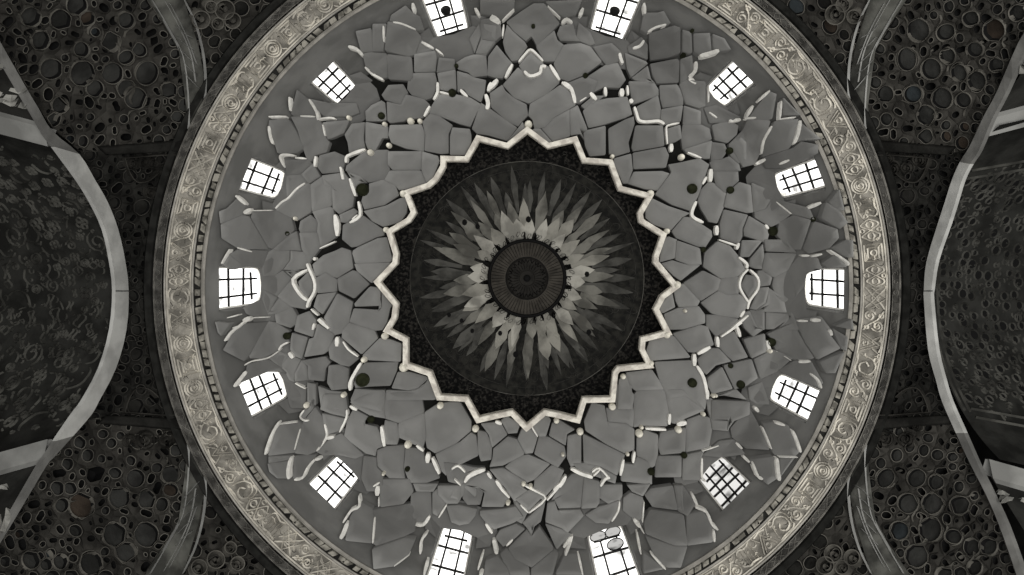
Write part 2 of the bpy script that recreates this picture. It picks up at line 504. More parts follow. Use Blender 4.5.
# ------------------------------------------------------------------ the faceted (muqarnas) vault: survey of its cells
CELLS = '''
@340,0: 105,205 200,185 210,330 140,335; 205,150 300,150 278,330 208,330; 310,145 400,160 490,205 520,240 480,350 440,362 290,325;
330,100 420,40 470,90 510,110 535,190 490,195 400,155 320,135; 150,350 190,340 295,345 305,490 255,500 170,430; 300,345 460,365 470,490 450,520 310,510;
475,350 610,325 620,370 610,460 475,465; 520,250 610,315 530,350 475,345; 630,365 735,375 735,450 615,465;
745,400 800,365 850,350 930,345 940,480 850,490 820,460 755,440; 825,250 890,150 900,230 860,345; 893,150 1000,170 995,260 940,345 865,345 900,260
@460,0: 130,0 350,0 345,60 270,130 190,100 130,90; 130,130 190,120 260,160 270,230 225,270 140,255; 295,140 400,65 470,20 540,20 640,150 600,190 490,300 470,255 455,235 420,265 340,200;
540,10 780,0 760,60 740,100 670,120 620,90; 640,170 720,150 740,230 770,265 640,260 620,220; 300,160 340,205 415,270 430,300 370,385 330,390 290,330 275,270;
490,300 600,200 620,260 660,290 610,390 540,390; 375,415 450,330 540,410 500,470 450,500 410,480; 15,400 95,350 160,345 170,480 90,485 50,455;
180,360 235,285 295,360 335,405 270,500 220,495 175,480; 105,340 135,262 222,272 165,350; 665,290 770,280 830,300 900,390 900,400 800,475 690,520 640,500 600,410;
760,150 830,210 860,280 830,290 770,265 745,230
@460,80: 370,-81 450,-6 560,-91 635,15 555,90 440,148 345,110 275,30; 190,85 270,30 290,70 345,115 425,155 435,225 400,260 370,295 310,270 200,175;
450,155 555,95 640,35 700,80 735,160 600,235 540,300 480,310 465,250 440,225; 80,310 135,150 190,185 300,265 360,305 300,385 180,350 110,340; 300,390 375,300 400,265 430,330 320,415;
470,310 515,310 590,395 560,425 440,340; 525,310 600,245 700,190 705,290 700,355 600,395; 705,190 750,165 810,310 800,390 770,340 710,350; 690,20 800,-25 880,10 850,90 770,150 740,150 705,80; 770,165 850,100 930,100 800,190
@340,80: 270,95 310,35 400,30 430,80 415,150 390,155 290,125; 440,-40 605,-45 622,30 590,110 550,125 460,95 432,60; 300,140 390,160 420,95 450,100 540,125 575,160 530,245 430,250 410,265 320,275 305,260;
160,200 200,160 265,130 290,145 300,255 270,265 165,265; 585,170 630,95 720,90 830,115 895,155 830,295 760,275 630,225 575,215; 625,-40 735,-60 740,60 700,70 645,60; 745,-60 820,-40 850,-20 935,0 925,80 900,145 820,100 790,60 750,80;
530,270 575,220 635,235 715,290 690,345 690,465 650,470 545,450 550,350; 715,300 830,310 840,350 840,430 810,480 700,480 700,360; 320,290 520,285 540,340 535,455 420,435 330,400 310,350; 165,270 270,290 305,300 305,370 270,370 225,450 180,440 165,400; 30,350 75,280 160,270 150,370 160,435 60,475 50,400
@580,0: 410,90 490,90 530,80 570,150 540,165 420,210 390,190; 440,215 600,165 640,180 640,340 560,370 450,385 440,300; 650,190 710,210 715,340 690,345 650,335; 725,215 830,210 840,330 760,350 730,330; 845,220 920,250 960,320 880,330 850,310;
285,340 420,395 430,410 325,495 300,440; 330,495 435,415 455,500 480,530 430,530 350,510; 445,410 620,375 635,390 630,530 490,535 460,480; 640,385 710,360 720,460 680,510 640,530; 300,300 390,240 430,290 430,385 310,340; 80,300 200,275 260,330 240,400 170,420 125,370
@580,80: 50,-20 165,-95 240,-105 290,0 250,50 150,45 100,70 60,90; 20,200 80,140 170,120 300,110 330,220 290,240 150,285 55,305; 40,320 165,290 165,480 60,490 30,420 20,340; 180,310 290,250 345,230 350,280 310,400 320,460 220,490 185,470;
315,10 470,10 500,60 500,95 400,130 340,150; 360,170 500,95 520,190 510,255 400,260 380,250; 510,35 620,30 660,100 655,160 530,175 515,120; 520,190 655,165 640,265 540,285 515,250; 665,165 770,200 770,280 660,285; 355,290 530,290 540,420 340,455 330,430;
560,310 640,285 650,370 610,395 555,410; 660,290 770,285 825,310 840,375 760,420 660,440 650,370; 670,445 840,390 825,500 790,500 680,460; 335,465 545,425 570,480 550,560 340,570; 840,290 940,260 1010,290 1000,350 940,405 860,385; 840,400 920,410 940,450 900,510 840,520; 630,30 660,0 800,10 800,170 760,185 670,155; 830,530 850,515 900,512 950,492 1010,540 1020,578 850,578; 945,410 1010,355 1060,400 1060,520 1005,535 955,488
@200,80: 580,215 620,60 695,120 740,200 760,240 600,235; 450,260 570,250 620,330 670,440 620,470 500,470 480,400 445,300; 590,240 740,240 780,280 810,380 830,400 810,460 740,480 715,520 690,510 665,440 630,320; 780,270 960,255 920,340 850,370 815,380; 690,120 830,150 1000,150 1020,210 960,235 800,235 740,180; 760,480 860,455 940,490 925,540 900,590 780,600 750,560
@200,160: 545,0 700,0 720,25 650,90 560,100; 650,90 725,25 770,105 700,150; 560,105 640,90 690,145 560,240 555,160; 490,310 560,250 630,180 690,150 705,160 710,330 630,380 600,370 500,330; 710,160 780,110 840,170 840,290 720,325;
780,100 920,80 950,120 985,240 975,300 890,345 850,310 845,180 800,160; 720,330 830,300 850,310 870,490 770,560 750,460 755,400; 630,440 640,390 705,350 760,400 750,460 640,465; 635,465 750,465 770,560 700,650 650,570; 340,330 490,320 590,370 610,450 470,570 440,560 330,370;
135,410 270,350 315,360 440,570 350,570 250,570 140,500; 180,310 240,250 300,290 280,350 140,410 130,330; 470,570 570,480 620,455 650,580 590,575 520,580; 890,350 980,310 1005,330 940,400 900,395
@330,150: 105,100 210,15 240,0 370,0 365,80 380,125 340,190 245,205 190,165 100,130; 370,10 590,10 580,125 400,125 370,90; 590,10 690,40 700,70 650,200 620,220 585,130; 380,130 580,130 615,215 500,250 440,255 420,230 340,200; 250,215 340,190 420,230 440,290 350,350 220,380 200,330 210,290 250,270;
215,390 360,355 445,310 495,300 490,400 450,460 340,490 270,455; 100,130 190,165 240,210 190,215 165,260 130,180; 60,410 170,360 180,400 110,460 70,470
@290,230: 335,60 340,-31 425,-75 470,-91 525,-51 600,0 600,35 555,45 430,105 395,110; 400,130 430,110 560,50 620,45 655,190 640,205 415,215 395,150; 415,218 640,210 570,300 520,335 430,260; 300,310 400,255 430,265 510,345 410,440 310,390; 140,220 210,160 290,130 330,110 390,130 405,245 300,310 230,280 160,300;
165,310 230,275 300,320 295,390 180,400 170,350; 50,330 120,260 155,330 150,390 110,435 60,380; 150,490 175,410 295,395 300,400 210,540 180,520; 215,560 300,405 400,460 380,560 370,650 250,680 240,610; 410,470 510,360 580,370 575,485 415,490; 405,500 560,510 585,490 580,370 655,480 640,500 620,590 590,640 540,645 375,590
@200,240: 150,155 195,95 290,165 200,185; 250,60 440,70 400,180 290,165 200,90; 440,75 480,50 575,65 575,130 530,190 480,225 405,230 400,180; 580,70 660,80 700,140 670,180 600,190 530,185 580,120; 540,200 600,190 650,195 590,245; 405,235 480,225 530,195 585,245 500,360 410,310; 410,315 500,365 440,470 400,380; 500,360 590,250 610,310 680,380 680,440 590,425 520,375; 440,470 510,370 570,405 580,430 480,470; 480,475 590,430 620,480 610,540 580,560 490,530; 280,430 390,380 435,475 350,490 300,470
@200,320: 620,-30 700,-60 745,0 725,110 600,70; 100,10 195,20 140,100 120,80; 210,90 300,20 440,10 320,225 290,260 155,190; 445,10 490,20 570,70 540,100 570,135 505,190 400,240 325,240 320,220; 590,80 690,110 650,250 600,230 575,190 580,120; 725,110 750,20 860,90 830,190 790,220 660,240 695,120; 300,330 305,280 430,245 520,300 560,340 500,330 430,330 260,400; 440,240 505,200 570,225 515,300; 520,300 575,230 640,255 605,330 600,390 575,380 550,330; 610,340 650,260 680,290 690,380 610,390; 650,260 800,235 830,270 800,310 790,390 690,380 690,290; 820,290 890,285 950,310 945,440 840,450 810,400; 590,400 680,430 670,560 580,560 560,500; 690,400 740,410 740,540 690,530; 750,420 830,450 920,460 940,520 940,575 770,560
@310,310: 120,250 160,180 200,180 310,310 250,360 200,350 130,310; 250,85 410,135 430,180 330,280 205,175 210,130; 445,180 520,190 585,215 580,330 370,320 335,290; 350,335 565,330 555,390 515,485 390,490 290,500 280,470 300,390; 560,395 640,395 760,430 730,490 630,515 520,500; 490,515 640,520 720,490 760,440 810,490 800,570 490,575; 260,570 290,500 410,510 480,510 480,575 460,650 270,600
@230,400: 330,155 440,135 460,150 450,200 420,330 250,350 300,190; 470,145 545,50 590,110 620,220 560,320 500,345 420,335 455,200; 575,60 600,-40 740,-40 760,100 740,110 650,90; 590,80 660,95 740,115 700,195 625,220 600,150; 470,70 540,-10 540,50 470,130 455,100; 250,355 400,355 380,380 250,400; 250,405 375,390 370,490 310,490 260,450; 410,360 550,350 490,440 470,485 405,500; 560,330 640,250 710,215 850,350 800,370 690,345 600,350
@330,390: 110,200 150,120 245,170 215,215 300,235 330,300 360,350 300,375 290,420 230,405 90,300; 130,75 280,10 355,15 345,130 355,180 265,165 165,110; 360,20 580,20 600,145 440,210 350,180 345,130; 440,215 600,150 610,300 590,370 510,330 440,300; 350,190 430,210 445,300 430,350 360,350 340,250; 605,145 690,90 760,80 830,80 900,200 900,260 800,345 670,405 620,370 605,290; 300,385 360,360 430,355 480,350 470,500 480,575 380,570 340,530 295,480; 485,370 590,375 610,460 660,470 700,560 620,590 510,590 475,500; 670,410 770,360 830,330 900,270 935,290 950,420 830,480 740,550 710,520; 220,420 295,430 300,490 340,530 335,640 240,640 205,560
@280,485: 600,160 780,130 840,120 870,200 860,290 800,320 620,380 600,370 610,200; 640,-40 830,-40 855,40 790,120 640,140; 850,-10 1010,-10 980,40 870,40; 420,350 450,200 510,100 590,150 600,200 590,370; 590,400 800,330 870,340 830,430 740,510 600,530
@400,485: 75,60 110,45 195,45 200,190 150,240 100,230 70,150; 205,50 240,20 300,120 240,200 205,180; 240,0 390,0 390,90 370,120 300,120 240,60; 395,-40 420,-30 490,-70 490,10 530,50 510,130 430,130 400,90; 410,0 490,-60 560,-85 700,80 670,120 660,140 520,140 540,50 490,10; 300,130 380,125 490,150 480,190 440,240 380,250 330,230; 510,160 670,145 740,130 790,200 720,240 600,280 560,250 510,190; 720,100 740,100 820,170 780,250 740,230 740,150; 740,90 830,30 910,70 820,160; 640,280 740,240 800,275 720,350 660,390 610,330; 780,240 930,100 900,230 860,260 840,320 810,270; 690,400 810,280 840,320 890,260 985,400 840,520 740,470; 550,480 620,450 680,520 700,575 540,575; 640,440 680,405 820,510 830,575 700,575; 840,530 985,410 1010,430 970,575 840,575
@450,400: 200,150 320,140 365,220 270,300 250,220; 325,130 360,100 450,150 430,210 370,215; 455,190 480,160 520,170 560,240 530,340 480,345 430,250; 525,160 620,100 640,130 610,230 570,230; 650,150 690,120 800,190 750,220 740,295 630,230; 275,310 370,230 430,250 480,345 340,420 250,430 270,370; 570,235 630,240 730,300 740,360 690,430 650,410 540,345; 180,200 230,210 265,290 260,380 200,390 180,330; 750,230 840,210 840,410 770,430 745,370; 430,360 500,350 640,410 540,510 490,530 350,430; 250,440 340,430 490,520 470,560 520,590 410,650 350,560 290,490; 540,510 650,415 730,450 700,520 590,640 530,590; 100,520 220,460 240,500 165,500 170,600 160,620 90,560; -40,400 60,412 150,432 225,432 130,478 90,518 70,540 -10,520; 30,560 95,530 90,600 60,640 0,620
@530,485: 135,100 190,10 270,-70 350,-70 350,40 325,145 180,150 155,90; 350,-50 440,-20 440,110 420,140 330,145; 110,110 160,95 180,155 320,150 345,190 240,300 200,270 95,230; 445,0 590,0 590,70 560,120 500,120 440,80; 360,190 440,140 500,125 565,100 550,170 500,240 420,235; 595,80 640,45 720,75 730,200 690,230 640,200 590,160; 620,0 770,-10 720,70 650,40; 730,60 770,20 910,0 940,155 780,135; 915,0 970,0 980,170 940,150; 770,160 980,190 1000,380 920,380 740,310 730,240; 740,330 920,390 1000,390 960,520 870,520 800,460; 720,420 860,530 720,560; 95,240 200,275 265,310 170,410; 220,440 300,430 340,570 160,570
@570,390: 85,285 230,355 350,415 330,470 300,545 190,485 90,465; 90,200 140,80 220,100 240,205 360,215 410,250 410,380 350,405 230,345 100,260; 235,120 300,120 300,-30 390,-30 395,80 410,160 400,235 350,210 245,205; 405,40 430,10 600,0 640,130 620,230 470,225 410,235 415,150; 610,0 720,0 860,130 740,180 680,215 650,210 630,110; 870,70 900,50 1020,180 900,190 880,130; 900,190 1020,200 1010,260 910,250; 750,190 830,160 900,180 910,250 890,370 740,400 740,240; 580,270 740,240 735,400 580,415 560,350; 430,310 480,260 560,290 560,400 550,480 500,510 495,450 430,420; 330,470 410,480 430,430 495,460 520,530 520,600 330,580; 560,420 715,420 715,560 540,560 545,480; 20,470 90,468 190,490 250,545 200,565 140,545 60,525; 190,490 300,550 290,600 200,570; 725,420 850,390 830,440 830,570 720,570
@640,485: 300,190 400,170 470,260 460,360 300,380; 220,0 270,0 350,110 300,190 240,160
@700,80: 20,180 100,160 260,240 170,270 60,280; 60,290 240,290 200,360 170,410 85,380; 190,400 270,320 300,250 450,260 380,470 350,540 270,560 240,510 200,450; 300,250 440,70 490,90 460,250 400,270; 470,270 500,260 620,255 580,410 560,440 400,490 400,440; 525,110 640,230 520,230; 640,280 760,380 640,385 610,400; 400,500 590,440 640,400 740,420 740,470 560,560 420,560
@590,160: 155,-10 262,-40 272,65 240,150 210,150 150,20; 280,75 460,70 510,85 440,195 350,185 240,150; 520,80 500,30 560,20 700,-10 760,30 735,100 690,230 640,325 520,285 415,220; 355,300 385,240 500,295 640,340 590,365 515,450 400,410 355,370; 520,455 600,360 650,365 780,450 785,490 740,560 690,555 550,500
@700,160: 80,60 245,70 250,135 160,210 100,160; 90,150 165,210 180,230 110,400 60,390 10,310 -10,260 10,190 60,140; 170,210 250,140 325,160 340,335 300,340 150,300; 330,150 420,190 460,220 415,310 345,330; 345,335 420,310 465,240 575,350 510,400 450,430 350,370; 125,410 150,315 305,350 270,440 270,490 245,540 130,500; 275,445 310,355 420,420 440,470 425,530 280,485; 505,400 590,355 700,385 640,570 580,570 490,480; 720,390 870,440 880,500 820,565 690,600 650,570; 770,370 800,270 890,330 940,400 890,440; 820,270 880,190 915,320 880,325; 480,250 690,310 720,380 580,345
@630,240: 210,-10 250,-20 300,0 285,115 190,140; 300,5 445,55 455,155 380,158 290,125; 200,150 270,130 370,160 450,160 325,260 280,230; 480,80 560,10 640,40 690,100 735,190 690,230 580,245 470,170; 340,275 465,195 580,250 560,320 450,390; 570,260 640,230 700,240 695,310 690,345 620,350 560,320; 275,310 340,275 450,390 430,425 310,430 290,390; 165,435 270,330 290,430 210,470; 220,475 310,435 440,425 480,480 480,530 340,570 240,570; 450,400 560,325 620,350 700,345 750,400 730,460 690,500 560,480 520,470; 490,480 560,480 690,505 660,560 550,615 490,545; 705,290 740,220 800,230 810,300 755,370; 700,110 710,0 850,0 760,110; 765,120 850,20 870,190 800,185 760,170
@720,240: 290,70 280,0 410,0 480,80; 290,85 480,90 430,190 340,235 270,190; 430,190 500,100 620,110 650,190 600,185 550,220 530,300 480,360 470,290; 240,195 290,190 335,240 320,290 250,300 230,240; 340,240 430,195 475,290 470,355 410,400 350,350 330,290; 190,440 250,305 310,300 290,400 230,445; 300,400 310,310 400,370 420,460 285,455 230,450; 195,450 280,460 280,570 240,560; 290,460 430,470 440,500 340,570 290,570; 430,420 470,490 500,570 370,570 440,500; 480,510 640,490 700,570 560,590 510,570; 650,150 730,95 800,170 690,180; 700,50 800,0 840,0 840,110 800,110; 740,550 840,510 850,570; 120,470 190,450 240,560 280,570 210,620 150,560
@600,320: 300,190 320,130 450,95 480,110 580,240 310,260; 460,85 640,30 690,40 730,160 600,210 560,205; 350,270 580,260 640,310 680,500 670,570 540,480 440,500 380,380; 170,340 330,320 410,440 230,450 190,420; 120,380 165,345 200,450 220,480 205,570 110,570; 210,470 390,450 440,530 440,600 205,600; 770,110 860,70 950,240 850,265 800,220 740,150; 620,250 700,180 760,180 840,265 740,290 680,350 640,320; 690,370 780,300 850,440 720,475 690,420; 790,290 965,250 1005,370 930,420 860,440; 690,490 870,440 940,510 780,480
@710,320: 215,125 345,90 355,200 265,240; 280,250 360,210 400,190 520,240 430,320 320,370; 370,90 530,20 600,150 660,240 640,250 520,250 420,190 400,120; 545,10 700,10 830,180 680,255 600,140; 780,50 880,110 870,200 830,180; 700,270 860,200 800,340 740,340; 430,320 540,260 640,260 720,400 690,430 540,370; 240,430 330,390 380,540 300,540 250,510
@680,400: 200,0 440,10 440,90 340,130 300,190 310,120 200,120; 320,180 440,40 490,130 520,190 575,320 420,310 330,240; 530,150 600,140 690,160 760,330 730,360 600,350; 250,260 340,250 410,340 260,360 140,350; 440,380 600,360 620,500 560,540 490,480; 640,370 740,360 640,490
'''
LIT_FACES = '''
@340,0: 60,305 110,320 150,360|20; 165,435 215,480 280,515|16; 282,175 284,270|12; 345,150 400,160 485,195|10; 525,275 600,315|18; 615,320 660,355|12; 470,30 475,85|22; 870,60 895,105|12; 960,120 1015,150|32
@460,0: 200,110 255,155|38; 270,140 345,65|11; 280,165 272,240|12; 95,60 125,110|12; 375,400 415,352 450,322 490,352 530,395|14; 410,460 450,490 510,470 520,430 550,430|20; 335,415 290,500|22; 575,420 635,515|22; 240,512 190,570|30; 650,155 680,130 715,155|22; 760,110 785,60|22; 560,45 640,120|7; 650,530 715,575|24
@460,80: 200,20 180,75|26; 165,95 180,150 172,190|26; 660,20 710,60 735,150|24; 5,65 50,110|16; 830,85 870,130|26; 765,140 805,115|9; 925,50 930,105|22
@580,0: 405,30 412,95|20; 430,210 480,182 545,165|13; 335,315 380,300 405,265|18; 250,345 258,380 270,410|20; 760,365 820,350 880,330|28; 735,400 730,460 690,500|24; 700,500 735,540|20
@580,80: 265,60 265,110|32; 300,40 305,100|16; 320,125 330,150|26; 345,175 360,220 375,260 420,270 500,265 535,285|18; 555,410 548,310 570,290 630,278|11; 580,410 580,460|26; 685,465 770,500|13; 690,0 735,25|20; 815,40 815,145|12; 820,210 870,245|9; 945,265 1020,258|20
@340,80: 625,20 625,80 600,130|18; 575,170 540,235|18; 50,490 100,465 165,445|17; 45,490 42,530|18; 770,70 810,105|20; 640,80 700,95|14
@200,80: 580,115 585,200|16; 705,130 750,205 760,260|17; 760,255 830,245 870,252|12; 450,240 560,238|12; 450,300 460,370 475,410|18; 650,235 740,238|11; 550,560 520,500 540,480 610,485|15; 615,500 685,505|13; 790,290 805,360|9; 745,490 738,555|18
@200,160: 240,230 300,285|18; 290,340 335,315|26; 340,325 470,322|7; 490,310 530,270 570,245 620,190 675,150|11; 905,50 915,125|16; 960,120 1000,230|18; 865,350 885,410 880,480|20; 770,565 870,520|9; 975,380 1010,350|9
@330,150: 70,110 90,190|16; 130,185 165,295|18; 185,330 195,420 130,465|18; 35,420 50,550|24; 110,80 115,40 200,12|16
@200,240: 200,60 150,150|12; 250,50 340,75|10; 740,110 735,130|20; 690,150 700,180 735,260 735,330 700,390 690,430|17; 690,190 600,250 640,340 690,385|20; 715,440 760,480|14; 765,500 825,565|18; 185,495 260,475|9; 285,515 330,495|30; 340,495 450,490|7; 220,560 270,545|12
@200,320: 290,10 250,45 210,75 170,130|14; 295,285 340,260 440,240 510,195|8; 510,190 530,160 570,140|12; 305,325 270,370 230,420|22; 575,205 600,240|24; 735,20 725,60|16; 615,400 680,435|9; 672,545 700,545|26; 960,390 960,440|18; 1010,310 975,380|12; 970,555 1000,565|18
@310,310: 55,60 125,115|20; 178,170 175,230|26; 215,200 250,250 310,295|11; 330,335 290,400 265,450 260,510|20
@230,400: 480,60 455,100 480,125 510,125|11; 320,135 270,230 235,340|18; 330,148 440,135|6; 455,180 420,310|8; 610,150 625,215 600,270 560,320|13; 620,240 670,230|22; 398,360 380,440 385,495|22; 545,375 500,430 470,490 420,500|14; 550,375 590,365|18; 750,60 748,110 705,200|13; 770,35 815,60|18; 970,165 990,290|24; 960,520 920,545|11
@280,485: 630,0 625,60|32; 637,70 635,130|9; 610,200 598,360|12; 510,60 510,130 460,155 410,230|15; 435,235 415,290 395,330|26; 735,505 830,435|8; 870,245 920,245 960,190|20; 945,295 905,350 900,430|15; 945,470 925,560|20
@330,390: 555,350 600,385|17; 628,400 625,460|30; 655,430 700,530|22; 780,500 820,480 865,520|12; 870,560 930,520 990,505|24
@400,485: 630,0 700,75|16; 825,170 930,80 860,30 800,0|12; 770,120 820,170|11; 940,90 1020,0|14; 300,120 250,200|11; 550,240 590,300|20; 600,340 610,390 620,430|26; 680,380 720,340|13; 535,420 500,530|14; 530,545 510,575|22
@450,400: 95,520 130,480 225,440|20; 30,500 70,540|9; 240,460 265,495|18; 295,510 330,560|22; 770,435 850,470 910,490|20; 740,480 700,550|24; 660,570 710,525|18; 520,165 560,230|9; 290,135 330,150|20; 915,480 955,440|12; 960,545 990,500 1020,490|16
@530,485: 570,100 560,160 520,225|11; 215,390 265,320 225,440|20; 305,430 335,560|14; 660,210 700,260|26; 680,290 705,430|13; 770,430 860,525|13; 700,260 725,300|8; 725,100 715,230|8
@570,390: 480,242 610,250|18; 635,150 630,215|20; 680,215 740,205|30; 875,0 872,55|22; 340,440 320,540|20; 410,390 400,460|18; 10,500 70,530 140,550|22; 140,520 185,495 250,560|12; 838,430 838,550 860,575|14; 840,385 945,350|6
@640,485: 325,45 360,120|20; 350,135 420,165 450,240|16; 450,240 490,275|18; 465,280 468,350|16
@700,80: 435,75 365,140|17; 330,170 290,240|22; 180,270 250,255|22; 280,250 350,245|13; 510,140 500,255|14; 500,255 600,243|9; 450,300 400,390 385,475|17; 350,540 410,510|24; 630,265 615,350 590,410|22; 500,540 560,515|17
@590,160: 768,60 765,140|28; 740,110 715,155|17; 675,265 650,325 655,365 720,400|20; 805,420 805,480|26; 820,510 940,550|12
@700,160: 480,270 575,345|8; 680,310 760,275|22; 410,415 430,440|18
@630,240: 750,185 710,230 695,290 715,340 750,395|13; 760,190 810,240 812,310 760,385 745,440|14; 690,20 675,60|20; 690,110 740,150 740,180|17; 640,570 750,480|15; 725,450 700,490|17
@720,240: 510,100 560,100|15; 575,105 640,90|16; 490,515 550,515|13; 575,510 630,510|24; 690,65 800,140 800,160|13
@600,320: 770,105 900,15|14; 745,105 750,170|22; 870,40 890,105|22; 620,215 700,170|25; 600,215 600,290|26; 615,290 660,370 685,500|20
@710,320: 358,130 372,185 385,205|22; 560,265 630,260|18; 635,340 680,380 700,430|14; 415,195 510,255|5; 755,60 765,95|20
@680,400: 470,40 495,70|22; 600,140 660,155|16; 520,170 575,305|13; 710,190 735,250 760,325|18; 350,265 390,305|18; 395,350 435,390|18; 455,390 490,480 520,495|16; 610,365 615,440 625,505|24; 620,355 740,358|6
'''
KNOBS = '''
@460,80: 437,285|52
@340,80: 453,265|46; 512,265|34; 288,285|32; 315,420|36; 197,465|42
@580,80: 645,495|44; 205,490|30
@200,80: 955,245|32
@200,160: 615,375|28
@310,310: 348,315|42; 218,540|36; 600,365|62; 480,165|48
@230,400: 495,30|40; 985,465|24
@330,390: 500,345|50; 705,98|46; 930,245|46
@400,485: 690,108|32
@450,400: 470,530|32; 515,545|26; 680,130|38; 830,200|46; 720,345|24
@570,390: 455,235|28; 440,275|52; 690,250|46; 847,150|30; 910,35|26; 270,105|46; 365,405|26
@590,160: 385,215|48; 490,455|40; 150,175|1
@630,240: 300,285|50; 350,452|24
@600,320: 735,480|24; 75,550|44; 147,360|36; 425,95|46; 325,275|36
@710,320: 375,195|34
@330,150: 470,280|48; 360,510|40
'''
VENTS = '''
@340,0: 745,425|26
@340,80: 718,85|50; 268,232|44
@330,150: 210,255|82
@310,310: 338,445|88
@590,160: 650,185|66; 893,193|46; 720,570|30
@700,160: 460,455|60; 713,380|32; 190,195|44
@460,0: 468,172|24; 800,487|34
@600,320: 588,400|58; 830,290|32; 895,410|52
@710,320: 388,140|54
@200,320: 560,100|46
@330,390: 265,183|46; 497,500|32
@580,0: 710,205|26; 655,360|34
@570,390: 515,517|44; 725,412|40
@630,240: 465,62|36
@200,160: 565,470|28
@700,80: 185,455|44
'''
vault = empty('muqarnas_vault', (0, AY, 15.5 + EYE), 'grey faceted muqarnas vault of many plaster cells with white ribs around a dark star opening', 'vault')
def tier(c):
    r = math.hypot(c[0] - 527, c[1] - 281)
    return 'crown' if r < 188 else ('middle' if r < 236 else 'spandrel')
CNT = {}
def merge_name(poly):
    return tier(cen(poly))
cells = [p for p, _ in tiles(CELLS)]
# drop a cell that was surveyed twice, from two neighbouring tiles
kept = []
for p in cells:
    c = cen(p); a = abs(area(p))
    dup = False
    for c2, a2, p2 in kept:
        d = math.hypot(c[0] - c2[0], c[1] - c2[1])
        if d < 0.32 * math.sqrt(min(a, a2)) and (inside(c, p2) and inside(c2, p)):
            dup = True; break
    if not dup and a > 12: kept.append((c, a, p))
WCEN = [((a[0] + b[0]) / 2, (a[1] + b[1]) / 2) for a, b, _, _ in WIN]
order = sorted(kept, key=lambda q: -q[1])
made = {}
extra = {}
for c, a, p in order:
    rr = random.Random(int(c[0] * 31 + c[1] * 17))
    r = math.hypot(c[0] - 527, c[1] - 281)
    p = inset(p, rr.choice((-0.7, -0.45, -0.2, 0.0, 0.15)))
    k = 0.028 / max(5.0, math.sqrt(a))
    t = (rr.uniform(-k, k), rr.uniform(-k, k))
    h = rr.uniform(-0.05, 0.05) + (0.06 if r > 236 else 0.0)
    mi = M['cell'] if rr.random() < 0.72 else M['cell_b']
    nm = tier(c)
    made[nm] = made.get(nm, 0) + 1
    if made[nm] <= 100:
        mb = MB()
        plate(mb, MUQ, p, h, 0.32, t, 0.015 + 0.0009 * a ** .5, 0.05, 0.35, 0.012)
        mb.build(nm + '_cell', mi, vault)
    else:
        e = extra.setdefault(nm, MB())
        plate(e, MUQ, p, h, 0.32, t, 0.015 + 0.0009 * a ** .5, 0.05, 0.35, 0.012)
for nm, e in extra.items():
    o = e.build(nm + '_small_cells', M['cell'], vault); o['kind'] = 'stuff'

for (o0, o1, w, _) in WIN:
    d = (o1[0] - 527, o1[1] - 282); r1 = math.hypot(*d); ux, uy = d[0] / r1, d[1] / r1
    r1 += max(0, 262 - r1) * 0.38
    q = []
    for r, k in ((r1 + 16, .60), (r1 + 5, .56), (r1 + 2.5, 0), (r1 + 5, -.56), (r1 + 16, -.60), (r1 + 12, -1.0), (r1 - 5, -1.1), (r1 - 22, -.8), (r1 - 26, 0), (r1 - 22, .8), (r1 - 5, 1.1), (r1 + 12, 1.0)):
        q.append((527 + ux * r - uy * k * w, 282 + uy * r + ux * k * w))
    mb = MB()
    A = [mb.vert(MUQ(x, y, -0.08 if i < 5 else -0.24)) for i, (x, y) in enumerate(q)]; B = [mb.vert(MUQ(x, y, -0.29)) for x, y in q]
    n = len(q)
    for f in ((0, 11, 10, 1), (1, 10, 9, 2), (9, 8, 2), (2, 8, 7, 3), (3, 7, 6, 5), (3, 5, 4)):
        mb.face(tuple(A[i] for i in f))
    mb.strip(A, B, True)
    mb.build('window_hood', M['cell_b'], vault)

def smooth_line(pts, n=3):
    """a soft curve through the points"""
    if len(pts) < 3:
        a, b = pts[0], pts[-1]
        return [(a[0] + (b[0] - a[0]) * i / 3, a[1] + (b[1] - a[1]) * i / 3) for i in range(4)]
    q = [pts[0]] + list(pts) + [pts[-1]]
    out = []
    for i in range(1, len(q) - 2):
        p0, p1, p2, p3 = q[i - 1], q[i], q[i + 1], q[i + 2]
        for j in range(n):
            t = j / n
            out.append(tuple(0.5 * (2 * p1[k] + (p2[k] - p0[k]) * t + (2 * p0[k] - 5 * p1[k] + 4 * p2[k] - p3[k]) * t * t + (3 * p1[k] - p0[k] - 3 * p2[k] + p3[k]) * t ** 3) for k in (0, 1)))
    out.append(pts[-1])
    return out
for p, w in tiles(LIT_FACES):  # white bars paint the light on the cells' lit faces
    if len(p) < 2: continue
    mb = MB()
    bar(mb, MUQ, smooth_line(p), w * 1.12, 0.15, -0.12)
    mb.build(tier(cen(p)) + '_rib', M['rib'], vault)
for p, w in tiles(KNOBS):
    if w < 1: continue
    mb = MB()
    dome_blob(mb, MUQ, p[0][0], p[0][1], w / 2, 0.12, 0.24)
    mb.build('plaster_knob', M['knob'], vault)
for p, w in tiles(VENTS):
    mb = MB()
    x, y = p[0]; r = w / 2; n = 14
    rows = [(r * 1.0, -0.05), (r * 0.98, 0.15), (r * 0.80, 0.16), (r * 0.72, 0.11)]
    rw = [[mb.vert(MUQ(x + q * math.cos(2 * math.pi * i / n), y + q * math.sin(2 * math.pi * i / n), h)) for i in range(n)] for q, h in rows]
    for a, b in zip(rw, rw[1:]): mb.strip(a, b, True)
    mb.face(tuple(rw[-1]))
    mb.build('vent_hole', M['vent'], vault)

